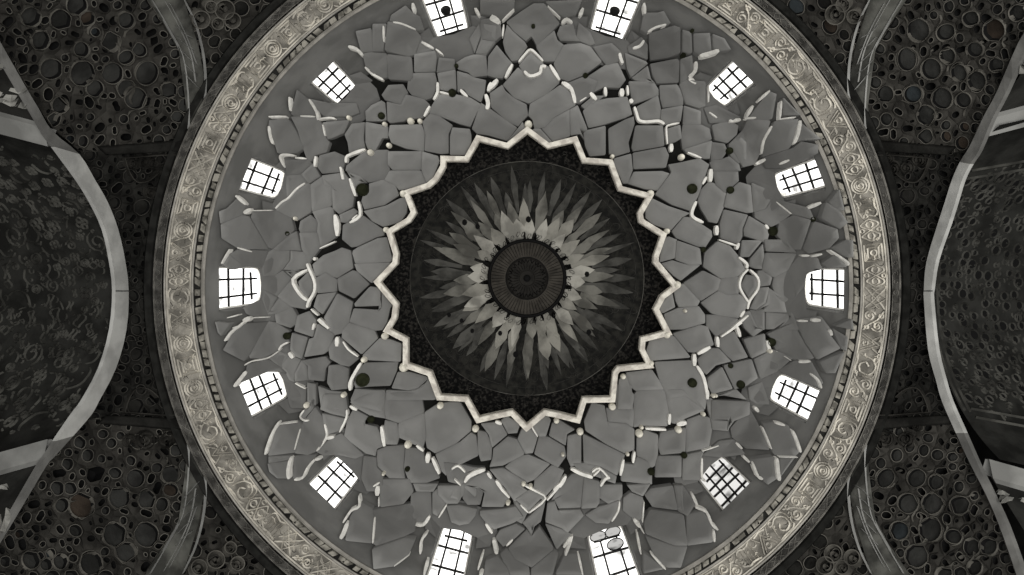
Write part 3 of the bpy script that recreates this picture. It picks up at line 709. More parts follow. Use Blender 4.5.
# star-shaped opening: moulded cream rim
STAR = [(527.3, 133.5), (508, 149), (479.5, 141.5), (468, 162), (446, 161.5), (446, 167), (438, 181), (430, 188), (410, 194.6), (417, 212.6), (411, 222), (392.6, 233),
        (399, 253.5), (398, 264), (381, 282), (399, 303.5), (397, 319), (391, 329), (408.6, 338), (408.6, 363), (432, 371), (441, 394.5), (468, 396), (479.5, 416.6), (497, 412.5), (512.6, 409.4), (526.7, 424),
        (544, 409.4), (558, 412), (576, 416.6), (582, 397), (610, 396.5), (612.5, 371.7), (617, 366), (645.4, 363), (639, 350), (640, 337), (664, 331), (652.7, 309), (660, 295), (672, 286), (652.7, 263), (653, 256), (660, 236),
        (638.5, 222.6), (637, 213), (645.6, 198), (618, 191), (608.5, 165), (582, 163), (573.5, 142.6), (547.7, 149)]
mb = MB()
outer = inset(STAR, -6.0)
mid = inset(STAR, -0.8)
mid2 = inset(STAR, -5.2)
a = [mb.vert(MUQ(x, y, -0.40)) for x, y in STAR]; b = [mb.vert(MUQ(x, y, 0.12)) for x, y in STAR]
c = [mb.vert(MUQ(x, y, 0.16)) for x, y in mid]; c2 = [mb.vert(MUQ(x, y, 0.21)) for x, y in mid2]; d = [mb.vert(MUQ(x, y, -0.05)) for x, y in outer]
for q1, q2 in ((a, b), (b, c), (c, c2), (c2, d)): mb.strip(q1, q2, True)
mb.build('star_rim', M['rim'], vault)
# backing behind the cells, its near-black colour paints shade into the gaps
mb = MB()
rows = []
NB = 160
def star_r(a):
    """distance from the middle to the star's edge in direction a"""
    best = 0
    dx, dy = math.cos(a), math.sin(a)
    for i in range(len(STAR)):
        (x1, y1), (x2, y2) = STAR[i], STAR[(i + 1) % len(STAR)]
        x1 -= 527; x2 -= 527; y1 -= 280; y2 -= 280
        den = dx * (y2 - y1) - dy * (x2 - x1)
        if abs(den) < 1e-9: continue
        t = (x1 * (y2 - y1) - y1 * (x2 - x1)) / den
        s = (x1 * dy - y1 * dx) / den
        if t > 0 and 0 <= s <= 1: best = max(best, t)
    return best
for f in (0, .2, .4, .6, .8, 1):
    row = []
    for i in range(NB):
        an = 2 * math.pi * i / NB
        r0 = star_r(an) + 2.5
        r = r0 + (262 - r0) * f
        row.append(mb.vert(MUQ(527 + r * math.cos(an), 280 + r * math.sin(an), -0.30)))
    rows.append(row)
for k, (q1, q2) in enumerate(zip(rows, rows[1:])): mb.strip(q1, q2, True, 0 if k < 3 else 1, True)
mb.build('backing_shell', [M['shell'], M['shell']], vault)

# ------------------------------------------------------------------ inner dome: dark field, leaves, petals
IC = (527.0, 278.3)
dome = empty('inner_dome', (0, AY, 20.5 + EYE), 'dark inner dome seen through the star opening, painted field with a pale sunburst of petals', 'dome')
def zat(rp): return zin(rp)
mb = MB()
prof = [(r * zin(r) / F, zin(r)) for r in (190, 176, 165.5, 160, 150, 140, 130, 122, 117)]
spin(mb, prof, 128, 0, True)
prof = [(r * zin(r) / F, zin(r)) for r in (117, 110, 95, 80, 65, 50, 38, 20, 0.5)]
spin(mb, prof, 128, 1, True)
mb.build('dome_shell', [M['arab'], M['leafground']], dome)
def INP(r, a, h):            # polar on the inner dome
    z = zin(r); R = r * z / F
    R1 = (r + 0.5) * zin(r + 0.5) / F
    dz = zin(r + 0.5) - z; dR = R1 - R
    l = math.hypot(dR, dz) or 1
    nR, nz = dz / l, -dR / l
    return Vector(((R + nR * h) * math.cos(a), AY + (R + nR * h) * math.sin(a), z + nz * h + EYE))
def polar_line(mb, pts, w, top, base=-0.02, m=0):
    def S(x, y, h): return INP(math.hypot(x, y), math.atan2(y, x), h)
    bar(mb, S, pts, w, top, base, m, 0.4, True)
for r, nm, w in ((117, 'ring_line', 1.1), (109, 'faint_ring_line', 0.7)):
    mb = MB()
    def S(x, y, h): return INP(math.hypot(x, y), math.atan2(y, x), h)
    bar(mb, S, ringpts(r, 120), w, 0.03, -0.02, 0, closed=True, ridge=True)
    mb.build(nm, M['petal2'] if r > 110 else M['petal4'], dome)
def kite(mb, a, r0, r1, wmax, fw, h, m=0, thick=0.07):
    """a leaf-shaped petal pointing outwards, ridged along its middle"""
    rw = r0 + (r1 - r0) * fw
    pts = [(r0, -0.45), (r0 + (rw - r0) * .5, -0.62), (rw, -1), (rw + (r1 - rw) * .5, -0.62), (r1, 0), (rw + (r1 - rw) * .5, 0.62), (rw, 1), (r0 + (rw - r0) * .5, 0.62), (r0, 0.45)]
    def q(r, s, hh): return INP(r, a + math.atan2(s * wmax / 2, r), hh)
    A = [mb.vert(q(r, s, h - thick)) for r, s in pts]
    B = [mb.vert(q(r, s, h)) for r, s in pts]
    mb.strip(A, B, True, m)
    S1 = mb.vert(q(r0, 0, h + .03)); S2 = mb.vert(q(rw, 0, h + 0.06))
    n = len(pts)
    mb.face((B[0], B[1], S2, S1), m); mb.face((B[1], B[2], S2), m); mb.face((B[2], B[3], S2), m); mb.face((B[3], B[4], S2), m)
    mb.face((B[4], B[5], S2), m); mb.face((B[5], B[6], S2), m); mb.face((B[6], B[7], S2), m); mb.face((B[7], B[8], S1, S2), m); mb.face((B[8], B[0], S1), m)
rr = random.Random(11)
for n, nm, r0, r1, w, fw, h, mt, off in ((40, 'outer_leaf', 66, 108, 8, 0.5, 0.03, ('petal4', 'petal3'), 0.0), (30, 'dark_petal', 56, 97, 10, 0.5, 0.08, ('petal3', 'petal4', 'petal2'), 0.5),
                                         (28, 'grey_petal', 46, 80, 11.5, 0.55, 0.14, ('petal1b', 'petal2', 'petal2'), 0.0), (27, 'pale_petal', 39.5, 66, 13.5, 0.42, 0.20, ('petal1', 'petal1', 'petal1b'), 0.5)):
    for i in range(n):
        a = 2 * math.pi * (i + off + rr.uniform(-.22, .22)) / n
        mb = MB()
        kite(mb, a, r0, r1 + rr.uniform(-9, 8), w * rr.uniform(.75, 1.15), fw + rr.uniform(-.12, .15), h + rr.uniform(-.015, .015))
        mb.build(nm, M[rr.choice(mt)], dome)
# engraved leaf outlines on the dark ground
mb = MB()
for i in range(130):
    a = 2 * math.pi * (i + rr.uniform(-.2, .2)) / 130
    r0 = rr.uniform(72, 103); L = rr.uniform(10, 16); w = rr.uniform(0.025, 0.05)
    pts = []
    for j in range(13):
        t = j / 12 * 2 * math.pi
        r = r0 + L * (1 - math.cos(t)) / 2; b = a + w * math.sin(t)
        pts.append((r * math.cos(b), r * math.sin(b)))
    polar_line(mb, pts, 1.0, 0.04)
for i in range(90):
    a = rr.uniform(0, 2 * math.pi); r = rr.uniform(119, 150); s = rr.uniform(1.2, 2.4)
    polar_line(mb, [(r * math.cos(a) + s * math.cos(q * .9), r * math.sin(a) + s * math.sin(q * .9) * (1 - q * .08)) for q in range(8)], 0.7, 0.03)
mb.build('engraved_pattern', M['petal4'], dome)
mb = MB()
for i in range(46):                                    # dark curls between the disc and the petals
    a = 2 * math.pi * (i + rr.uniform(-.3, .3)) / 46
    r = rr.uniform(41, 46)
    pts = [((r + 2.6 * math.sin(q * 1.1)) * math.cos(a + 0.05 * math.cos(q * .9)), (r + 2.6 * math.sin(q * 1.1)) * math.sin(a + 0.05 * math.cos(q * .9))) for q in range(7)]
    polar_line(mb, pts, 1.1, 0.30, 0.15)
for i in range(11):
    a = rr.uniform(0, 2 * math.pi); r = rr.uniform(56, 88); s = rr.uniform(1.8, 2.8)
    b = [mb.vert(INP(math.hypot(r * math.cos(a) + s * math.cos(q), r * math.sin(a) + s * 1.2 * math.sin(q)), math.atan2(r * math.sin(a) + s * 1.2 * math.sin(q), r * math.cos(a) + s * math.cos(q)), 0.27 - (r - 56) * .004)) for q in [k * math.pi / 4 for k in range(8)]]
    mb.face(tuple(b))
mb.build('curl_pattern', M['black'], dome)

# the round medallion in the middle
med = empty('ceiling_medallion', (0, AY, 20.9 + EYE), 'round brown medallion disc with a thick black rim at the centre of the dome', 'medallion')
zd = 20.55
def disc_pt(r, a, h=0.0):
    R = r * zd / F
    return Vector((R * math.cos(a), AY + R * math.sin(a), zd - h + EYE))
def disc_ring(mb, rows, n=72, m=0, cap=False):
    rw = [[mb.vert(disc_pt(r, 2 * math.pi * i / n, h)) for i in range(n)] for r, h in rows]
    for a, b in zip(rw, rw[1:]): mb.strip(a, b, True, m)
    if cap: mb.face(tuple(rw[-1]), m)
mb = MB(); disc_ring(mb, ((39.5, -0.3), (39.5, 0.10), (38.5, 0.16), (36.6, 0.16), (36.0, 0.02))); mb.build('rim', M['black'], med)
mb = MB(); disc_ring(mb, ((36.8, 0.03), (30, 0.05), (20.5, 0.06))); disc_ring(mb, ((20.5, 0.06), (19, 0.10), (8, 0.10), (7.4, 0.07), (0.5, 0.07)), m=1)
mb.build('disc_face', [M['disc'], M['disc2']], med)
mb = MB()
def SD(x, y, h): return disc_pt(math.hypot(x, y), math.atan2(y, x), h)
for i in range(64):
    a = 2 * math.pi * i / 64
    bar(mb, SD, [(r * math.cos(a), r * math.sin(a)) for r in (22.5, 29, 35.5)], 0.8, 0.085, 0.03, 0, 0.7, True)
for i in range(28):
    a = 2 * math.pi * i / 28
    bar(mb, SD, [(r * math.cos(a), r * math.sin(a)) for r in (8.5, 12, 15)], 0.7, 0.135, 0.09, 0, 0.7, True)
mb.build('radial_pattern', M['disc2'], med)
mb = MB()
for i in range(24):
    a = 2 * math.pi * (i + rr.uniform(-.2, .2)) / 24
    pts = [((17.3 + 1.9 * math.sin(q * 1.3 + i)) * math.cos(a + 0.05 * (q - 3) * .8), (17.3 + 1.9 * math.sin(q * 1.3 + i)) * math.sin(a + 0.05 * (q - 3) * .8)) for q in range(7)]
    bar(mb, SD, pts, 1.2, 0.14, 0.08, 0, 0.7, True)
bar(mb, SD, ringpts(21, 60), 1.0, 0.10, 0.04, closed=True)
mb.build('script_ring', M['black'], med)
mb = MB(); disc_ring(mb, ((3.6, 0.06), (3.4, 0.16), (2.2, 0.2), (0.8, 0.21)), 24, cap=True); mb.build('boss', M['black'], med)

# ------------------------------------------------------------------ carved ring below the drum
ring = empty('carved_ring', (0, AY, 12 + EYE), 'broad circular stone ring carved with scrolls and lettering below the windows', 'cornice')
def pr(l): return [(r * z / F, z) for r, z in l]
mb = MB(); spin(mb, pr([(321.5, 12.40), (322.3, 12.22), (324.6, 12.17), (326.2, 12.20), (326.4, 12.30)]), 256); mb.build('inner_lip', M['lip'], ring)
mb = MB(); spin(mb, pr([(326.0, 12.30), (333.6, 12.30)]), 256)
mb.build('bead_ground', M['groove'], ring)
def RP(rp, a, z):
    R = rp * z / F
    return Vector((R * math.cos(a), AY + R * math.sin(a), z + EYE))
mb = MB()
NBD = 230
rr = random.Random(5)
for i in range(NBD):
    a0 = 2 * math.pi * i / NBD; da = 2 * math.pi / NBD * rr.uniform(.62, .92); ra, rb = 327.0 + rr.uniform(0, 1), 332.6 - rr.uniform(0, 1.2)
    sk = rr.uniform(-.25, .6) * da
    z = 12.2
    t = [RP(ra, a0, z), RP(ra, a0 + da, z), RP(rb, a0 + da + sk, z), RP(rb, a0 + sk, z)]
    u = [q + Vector((0, 0, 0.1)) for q in t]
    T = [mb.vert(q) for q in t]; U = [mb.vert(q) for q in u]
    mb.face(tuple(T)); mb.strip(T, U, True)
mb.build('bead_moulding', M['bead'], ring)
mb = MB()
spin(mb, pr([(333.2, 12.3), (333.8, 12.2), (335.6, 12.17), (336.2, 12.22)]), 256, 1)
spin(mb, pr([(336.0, 12.22), (345, 12.10), (354, 11.98), (361.6, 11.88)]), 256, 0)
spin(mb, pr([(361.4, 11.90), (361.8, 11.82), (363.4, 11.80), (363.8, 11.9)]), 256, 1)
def FR(s, t, h):
    """on the carved band: s along (radius units), t 0..1 across, h out of the face"""
    a = s / 348.0
    rp = 336.5 + 24.6 * t; z = 12.22 - 0.34 * t
    R = rp * z / F
    n = Vector((-0.76, -0.65))
    R += n.x * h; z += n.y * h
    return Vector((R * math.cos(a), AY + R * math.sin(a), z + EYE))
def FRS(x, y, h): return FR(x, y / 24.6, h)
def circ(cx, cy, r, n=16, a0=0, a1=2 * math.pi, sx=1.0):
    return [(cx + sx * r * math.cos(a0 + (a1 - a0) * i / n), cy + r * math.sin(a0 + (a1 - a0) * i / n)) for i in range(n + 1)]
def spiral(cx, cy, r, turns=1.6, a0=0, n=20, d=1):
    return [(cx + r * (1 - .8 * i / n) * math.cos(a0 + d * turns * 2 * math.pi * i / n), cy + r * (1 - .8 * i / n) * math.sin(a0 + d * turns * 2 * math.pi * i / n)) for i in range(n + 1)]
def module(kind, rr, W=24.0, Hh=24.6):
    """lines of one carved motif in a W x Hh box"""
    c = (W / 2, Hh / 2); L = []
    if kind == 0:
        L += [circ(*c, 8.8), circ(*c, 6.2), spiral(*c, 4.2, 1.4, rr.uniform(0, 6))]
        L += [[(1, 2), (5, 5)], [(W - 1, 2), (W - 5, 5)], [(1, Hh - 2), (5, Hh - 5)], [(W - 1, Hh - 2), (W - 5, Hh - 5)]]
    elif kind == 1:
        L += [spiral(7, 8, 6, 1.7, 2), spiral(17, 16.5, 6, 1.7, 5), smooth_line([(1, 22), (8, 17), (14, 9), (23, 3)], 4), circ(18, 5, 2.2, 8), circ(5, 19, 2.0, 8)]
    elif kind == 2:
        L += [smooth_line([(1, 2), (12, 12), (23, 22)], 3), smooth_line([(1, 22), (12, 12), (23, 2)], 3), [(12, 1), (19, 12), (12, 23), (5, 12), (12, 1)], circ(*c, 3, 8), [(1, 8), (4, 12), (1, 16)], [(23, 8), (20, 12), (23, 16)]]
    elif kind == 3:
        L += [[(4, 2), (4, 22)], [(8, 3), (8, 20)], [(12, 2), (12, 22)], [(16, 4), (16, 21)], smooth_line([(1, 22), (10, 20), (16, 21), (23, 17)], 4), smooth_line([(3, 2), (10, 4), (18, 2), (22, 6), (20, 12)], 4), circ(20.5, 15, 2, 8)]
    elif kind == 4:
        L += [[(3, 3), (21, 3), (21, 21), (3, 21), (3, 3)], [(6.5, 6.5), (17.5, 6.5), (17.5, 17.5), (6.5, 17.5), (6.5, 6.5)], circ(*c, 3.2, 10), [(3, 3), (6.5, 6.5)], [(21, 21), (17.5, 17.5)]]
    elif kind == 5:
        L += [smooth_line([(0, 12), (6, 3), (12, 12), (18, 21), (24, 12)], 5), smooth_line([(0, 12), (6, 21), (12, 12), (18, 3), (24, 12)], 5), circ(6, 12, 3.4, 10), circ(18, 12, 3.4, 10), circ(12, 3.5, 2.2, 8), circ(12, 21, 2.2, 8)]
    elif kind == 6:
        L += [[(2, 22), (12, 4), (22, 22)], [(5, 22), (12, 9), (19, 22)], [(2, 2), (7, 10)], [(22, 2), (17, 10)], smooth_line([(4, 3), (12, 1.5), (20, 3)], 3), circ(12, 17.5, 2.6, 8)]
    else:
        L += [smooth_line([(1, 20), (4, 8), (12, 3), (20, 8), (19, 17), (12, 19), (8, 14), (12, 10)], 4), smooth_line([(1, 23), (9, 22), (17, 23), (23, 20)], 4), smooth_line([(14, 2), (20, 2), (23, 6), (23, 14)], 4), circ(4, 4, 2.4, 8)]
    return L
NM = 96
step = 348 * 2 * math.pi / NM
rr = random.Random(21)
last = -1
rel = MB()
for i in range(NM):
    k = rr.randrange(8)
    if k == last: k = (k + 3) % 8
    last = k
    flip = rr.random() < .5; vflip = rr.random() < .5
    for ln in module(k, rr):
        q = []
        for x, y in ln:
            x += rr.uniform(-.25, .25); y += rr.uniform(-.25, .25)
            x = (24 - x) if flip else x; y = (24.6 - y) if vflip else y
            q.append((i * step + x / 24.0 * step, y))
        bar(rel, FRS, q, 1.75, 0.055, -0.02, 0, 0.6, True)
inc = MB()
for i in range(NM * 7):
    x, y = rr.uniform(0, 348 * 2 * math.pi), rr.uniform(2, 22.6)
    a0 = rr.uniform(0, 6.28); L = rr.uniform(1.5, 4.5); b0 = rr.uniform(-1.2, 1.2)
    ln = [(x + L * t * math.cos(a0 + b0 * t), min(23.5, max(1, y + L * t * math.sin(a0 + b0 * t)))) for t in (-1, -.5, 0, .5, 1)]
    if i % 2: bar(rel, FRS, ln, 1.3, 0.045, -0.02, 0, 0.4, True)
    else: bar(inc, FRS, ln, 1.5, 0.012, -0.02, 0, 0.4, True)
for y in (0.7, 23.9): bar(rel, FRS, [(x * 348 * 2 * math.pi / 240, y) for x in range(240)], 1.3, 0.05, -0.02, 0, closed=True, ridge=True)
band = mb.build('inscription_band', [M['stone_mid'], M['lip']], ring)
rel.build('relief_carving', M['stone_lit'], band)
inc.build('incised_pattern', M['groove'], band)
mb = MB(); spin(mb, pr([(363.4, 11.95), (365.4, 11.95)]), 256); mb.build('shadow_groove', M['groove'], ring)
mb = MB()
spin(mb, pr([(365.0, 11.95), (365.2, 11.74), (369, 11.66), (373.0, 11.58), (374.3, 11.62), (374.6, 12.1)]), 256)
def FO(x, y, h):
    a = x / 369.0; rp = 365.6 + y; z = 11.74 - 0.16 * y / 8.0
    R = rp * z / F - 0.75 * h
    return Vector((R * math.cos(a), AY + R * math.sin(a), z - 0.65 * h + EYE))
for i in range(118):
    x0 = i * 369 * 2 * math.pi / 118
    k = rr.randrange(4)
    if k == 0: LL = [spiral(5, 4, 3, 1.3, rr.uniform(0, 6), 10), spiral(14, 4, 3, 1.3, rr.uniform(0, 6), 10)]
    elif k == 1: LL = [[(1, 1), (9, 7), (18, 1)], [(1, 7), (9, 1), (18, 7)]]
    elif k == 2: LL = [circ(5, 4, 2.6, 8), [(9, 1), (9, 7)], [(13, 1), (16, 7)]]
    else: LL = [smooth_line([(0, 6), (5, 1), (10, 6), (15, 2), (19, 6)], 3)]
    for ln in LL: bar(mb, FO, [(x0 + x, y) for x, y in ln], 0.9, 0.035, -0.02, 1, 0.6, True)
for y in (0.4, 7.4): bar(mb, FO, [(x * 369 * 2 * math.pi / 200, y) for x in range(200)], 0.9, 0.03, -0.03, 1, closed=True, ridge=True)
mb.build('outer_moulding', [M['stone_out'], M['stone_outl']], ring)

mb = MB(); spin(mb, pr([(374.4, 11.72), (376.5, 11.64), (383, 11.50), (384.5, 11.66)]), 256); mb.build('outer_fillet', M['groove'], ring)  # dark band paints the shade of the gap outside the ring

# ------------------------------------------------------------------ corner pendentives with pierced tracery
def clip(poly, a, b, c):
    """keep the side a*x + b*y <= c"""
    out = []
    n = len(poly)
    for i in range(n):
        p, q = poly[i], poly[(i + 1) % n]
        dp = a * p[0] + b * p[1] - c; dq = a * q[0] + b * q[1] - c
        if dp <= 0: out.append(p)
        if (dp < 0 < dq) or (dq < 0 < dp):
            t = dp / (dp - dq)
            out.append((p[0] + (q[0] - p[0]) * t, p[1] + (q[1] - p[1]) * t))
    return out

def tracery(region, feats, seed, spacing=8.5, fill=(0.55, 2.2, 3.6), S=OUT, h0=0.0, mats=None, name='panel', parent=None, edge=0.75, bg=True):
    """pierced stone panel: feats = (x, y, radius, kind h hole / m panel); the rest is filled in"""
    rr = random.Random(seed)
    reg = region if area(region) > 0 else region[::-1]
    xs = [p[0] for p in reg]; ys = [p[1] for p in reg]
    sites = [f for f in feats]
    tries = 0
    while tries < 2600:
        tries += 1
        x, y = rr.uniform(min(xs), max(xs)), rr.uniform(min(ys), max(ys))
        if not inside((x, y), reg): continue
        hole = rr.random() < fill[0]
        r = rr.uniform(fill[1], fill[2]) if hole else rr.uniform(fill[2], fill[2] * 1.9)
        if all(math.hypot(x - s[0], y - s[1]) > max(spacing * .75, r + s[2] + 1.4) for s in sites):
            sites.append((x, y, r, 'h' if hole else 'm'))
    mb = MB()
    for i, (x, y, r, k) in enumerate(sites):
        cell = list(reg)
        for j, (x2, y2, r2, k2) in enumerate(sites):
            if j == i: continue
            dx, dy = x2 - x, y2 - y
            d2 = dx * dx + dy * dy
            if d2 > 5000: continue
            cc = (x2 * x2 + y2 * y2 - r2 * r2 - x * x - y * y + r * r) / 2
            cell = clip(cell, dx, dy, cc)
            if len(cell) < 3: break
        if len(cell) < 3 or abs(area(cell)) < 2: continue
        # subdivide the cell's edge so the opening can be round
        dense = []
        for a in range(len(cell)):
            p, q = cell[a], cell[(a + 1) % len(cell)]
            n = max(1, int(math.hypot(q[0] - p[0], q[1] - p[1]) / 2.6))
            for b in range(n): dense.append((p[0] + (q[0] - p[0]) * b / n, p[1] + (q[1] - p[1]) * b / n))
        c = cen(dense) if not inside((x, y), cell) else (x, y)
        O = []; H = []; E = []
        ax = 1 + rr.uniform(-.12, .18); el = rr.uniform(.12, .38) if k == 'h' else rr.uniform(0, .12); ea = rr.uniform(0, 3.14)
        for px, py in dense:
            d = math.hypot(px - c[0], py - c[1]) or 1e-6
            lim = d - 0.9
            rad = max(0.5, min(lim, r * ax * (1.0 if k == 'h' else 1.06) * (1 + el * math.cos(2 * (math.atan2(py - c[1], px - c[0]) - ea)))))
            rad = min(rad, d * 0.93)
            ux, uy = (px - c[0]) / d, (py - c[1]) / d
            O.append(mb.vert(S(px, py, h0)))
            E.append((c[0] + ux * min(d * .97, rad + edge), c[1] + uy * min(d * .97, rad + edge)))
            H.append((c[0] + ux * rad, c[1] + uy * rad))
        n = len(dense)
        e1 = [mb.vert(S(px, py, h0 + 0.03)) for px, py in E]
        e2 = [mb.vert(S(px, py, h0 + 0.03)) for px, py in H]
        mb.strip(O, e1, True, 0); mb.strip(e1, e2, True, 1 if (k != 'h' or rr.random() < .35) else 0)
        if k == 'h':
            e3 = [mb.vert(S(px, py, h0 - 0.22)) for px, py in H]
            mb.strip(e2, e3, True, 4); mb.face(tuple(e3), 4)
        else:
            H2_ = inset(H, 0.55) if abs(area(H)) > 12 else H
            e3 = [mb.vert(S(px, py, h0 - 0.03)) for px, py in H2_]
            mm = 2 if k == 'm' else (3 if k == 'b' else 5)
            if k == 'm' and rr.random() < .06: mm = rr.choice((3, 5))
            mb.strip(e2, e3, True, 4)
            cc = mb.vert(S(c[0], c[1], h0 - 0.02))
            for a in range(n): mb.face((e3[a], e3[(a + 1) % n], cc), mm)
    return mb.build(name, mats, parent, merge=True)

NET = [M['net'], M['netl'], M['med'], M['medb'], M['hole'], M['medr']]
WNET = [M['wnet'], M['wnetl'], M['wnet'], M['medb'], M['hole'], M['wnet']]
def feat(ox, oy, meds, hls, sc_=5.12):
    out = []
    for s in meds.split(): 
        q = [float(t) for t in s.split(',')]
        out.append((ox + q[0] / sc_, oy + q[1] / sc_, q[2] / sc_, 'm'))
    for s in hls.split():
        q = [float(t) for t in s.split(',')]
        out.append((ox + q[0] / sc_, oy + q[1] / sc_, (q[2] if len(q) > 2 else 13) / sc_, 'h'))
    return out
TLF = feat(0, 0, '415,372,62 570,372,52 748,372,62 690,500,55 255,350,55 300,95,50 150,80,48 385,20,48 640,100,42 440,90,36 560,210,45 480,450,42 640,450,40 300,535,40 860,460,38 410,250,40 640,290,38 200,200,45',
           '30,108,26 80,160,18 136,160,20 97,207,24 42,205,24 107,297,26 112,350,22 163,350,24 180,425,26 240,480,26 222,100,22 268,230,26 290,422,18 350,215,18 378,172,18 393,112,15 525,35,26 577,102,24 530,195,20 532,252,16 405,288,13 335,350,15 650,375,18 450,520,26 402,520,20 525,487,16 568,487,16 590,540,24 325,510,26 728,515,26 800,465,20 800,530,18 700,160,18 722,80,22 728,120,16 770,165,20 785,205,22 805,245,20 835,315,22 838,360,22 505,345,13 655,40,16 880,520,16 500,545,16 505,650,26 505,715,22 640,700,24 745,660,24')
TRF = feat(824, 0, '490,150,56 430,300,56 555,350,52 630,160,46 780,250,40 880,150,56 610,500,52 790,410,46 460,480,46 760,90,40 700,370,40 640,280,36 890,330,34 1000,60,40 320,480,40 530,590,44 720,510,36',
           '485,30,18 540,35,16 450,75,20 405,150,18 385,195,18 360,245,16 348,290,18 350,340,18 356,390,16 515,260,18 460,258,14 575,245,18 630,240,20 710,250,18 690,60,18 705,130,16 790,145,18 840,90,24 960,140,20 975,185,18 935,195,14 820,210,16 875,228,14 860,270,18 935,275,22 745,350,18 820,310,14 895,370,22 850,390,14 625,400,16 550,440,25 490,380,12 545,490,14 720,440,16 670,450,13 385,470,16 455,545,16 410,400,14 300,305,13 435,655,20 310,675,24 360,685,20 590,595,18 580,625,14 385,570,16')
BLF = feat(0, 463, '410,220,60 605,180,52 580,370,58 745,190,44 690,80,46 745,370,60 460,520,55 150,500,46 640,460,48 380,350,30 310,220,34 870,60,44 870,140,36 825,215,34 300,510,36 260,590,30',
           '295,55,32 480,60,42 165,215,24 125,285,26 200,275,20 175,340,20 145,365,18 105,420,28 40,410,30 215,335,14 300,345,18 65,515,16 160,455,14 200,480,16 210,420,16 265,400,16 350,395,16 385,405,15 515,205,18 505,350,20 460,390,20 630,250,18 690,175,18 685,215,14 770,80,22 800,130,26 745,30,16 745,260,22 850,290,20 848,340,20 835,385,20 815,430,20 788,475,20 740,535,27 575,525,16 540,500,14 670,500,13 490,140,16 410,110,18 600,115,14 650,380,15 840,-60,18')
BRF = feat(824, 463, '435,210,50 560,210,50 550,345,58 390,350,46 480,480,56 765,435,42 700,220,46 320,80,46 480,80,46 850,430,46 670,380,40 620,580,40 780,540,36 880,250,36 580,100,36',
           '505,148,20 485,185,14 395,40,20 440,15,14 385,130,16 285,170,20 355,195,20 325,270,20 328,330,18 340,375,18 360,420,18 505,275,20 470,350,18 485,395,18 635,290,22 655,235,20 740,280,18 775,245,22 730,350,24 805,380,16 870,380,24 820,440,16 630,430,24 705,485,24 555,440,16 570,485,16 630,520,16 535,545,16 610,45,22 835,490,18 970,550,20 400,520,14 380,480,14 450,560,16 300,70,12')
def mir(pts, fx, fy):
    """the same outline in another corner of the square"""
    return [((1054 - x) if fx else x, (570 - y) if fy else y) for x, y in pts]
A_TL = [(-14, 12), (0, 42), (25, 86), (51, 127), (80, 152), (186, 151), (187, 110), (179, 50), (147, 0), (120, -60), (-14, -60)]
C_TL = [(118, -60), (147, 0), (178, 48), (188, 108), (187, 160), (206, 152), (300, 60), (350, -14), (392, -60)]
D1_TL = [(76, 150), (190, 150), (188, 168), (172, 229), (112, 229)]
D2_TL = [(112, 229), (172, 229), (158, 287), (121, 287)]
RIB_TL = [(118, -60), (141, -12), (147, 0), (165, 26), (179, 52), (185, 90), (186, 128), (192, 128), (202, 100), (203, 72), (198, 45), (189, 16), (180, -12), (158, -60)]
CORN = [('top left', 0, 0, TLF), ('top right', 1, 0, TRF), ('bottom left', 0, 1, BLF), ('bottom right', 1, 1, BRF)]
A_R = {0: [(1034, 20), (1020, 41), (998, 91), (985, 115), (970, 147), (964, 152), (868, 151), (867, 110), (875, 50), (907, 0), (934, -60), (1050, -60)],
       1: [(949, 418), (957, 433), (972, 465), (986, 492), (1000, 524), (1017, 572), (1032, 630), (934, 630), (907, 570), (875, 520), (867, 460), (868, 419)]}
D1_R = {0: [(974, 150), (864, 150), (866, 168), (882, 229), (937, 229)], 1: [(952, 420), (864, 420), (866, 402), (882, 341), (929, 341)]}
D2_R = {0: [(940, 229), (882, 229), (896, 287), (928, 287)], 1: [(932, 341), (882, 341), (896, 283), (928, 283)]}
def corner_poly(which, fx, fy):
    if fx: return {'A': A_R, 'D1': D1_R, 'D2': D2_R}[which][fy]
    return mir({'A': A_TL, 'D1': D1_TL, 'D2': D2_TL}[which], fx, fy)
SCR = {0: [(198, 17, 9), (215, 21, 6), (230, 18, 8), (222, 7, 10), (208, 4, 6)], 1: [(838, 12, 10), (857, 14, 7), (846, 2, 7)], 2: [(196, 570, 8), (213, 562, 9), (235, 566, 7), (228, 550, 6)], 3: [(836, 556, 9), (855, 560, 8), (828, 568, 9), (845, 570, 7)]}
DSC = {0: [(132, 163, 6), (142, 161, 7), (152, 163, 6), (162, 172, 5), (149, 192, 6)], 1: [(895, 168, 6), (909, 167, 6), (921, 159, 6), (890, 158, 4)], 2: [(143.5, 440.5, 9), (165, 439.5, 8), (128, 441, 6)], 3: [(887, 439, 8), (908, 440, 7), (919, 427, 4)]}
DH = {0: feat(0, 90, '770,520,30 720,600,34', '595,500,26 660,560,18 770,490,16 830,415,14 520,480,18 700,740,16'), 1: feat(824, 90, '430,540,34', '380,490,18 420,620,26 430,790,20 470,780,16 490,640,16 440,900,24'),
      2: feat(0, 380, '690,140,36 770,110,20', '785,95,24 750,200,24 600,105,24 735,160,16 660,265,20 630,310,20 640,190,14'), 3: feat(824, 290, '', '435,110,22 435,180,22 462,300,18 370,550,24 415,665,24 440,480,16 490,410,18 375,665,13')}
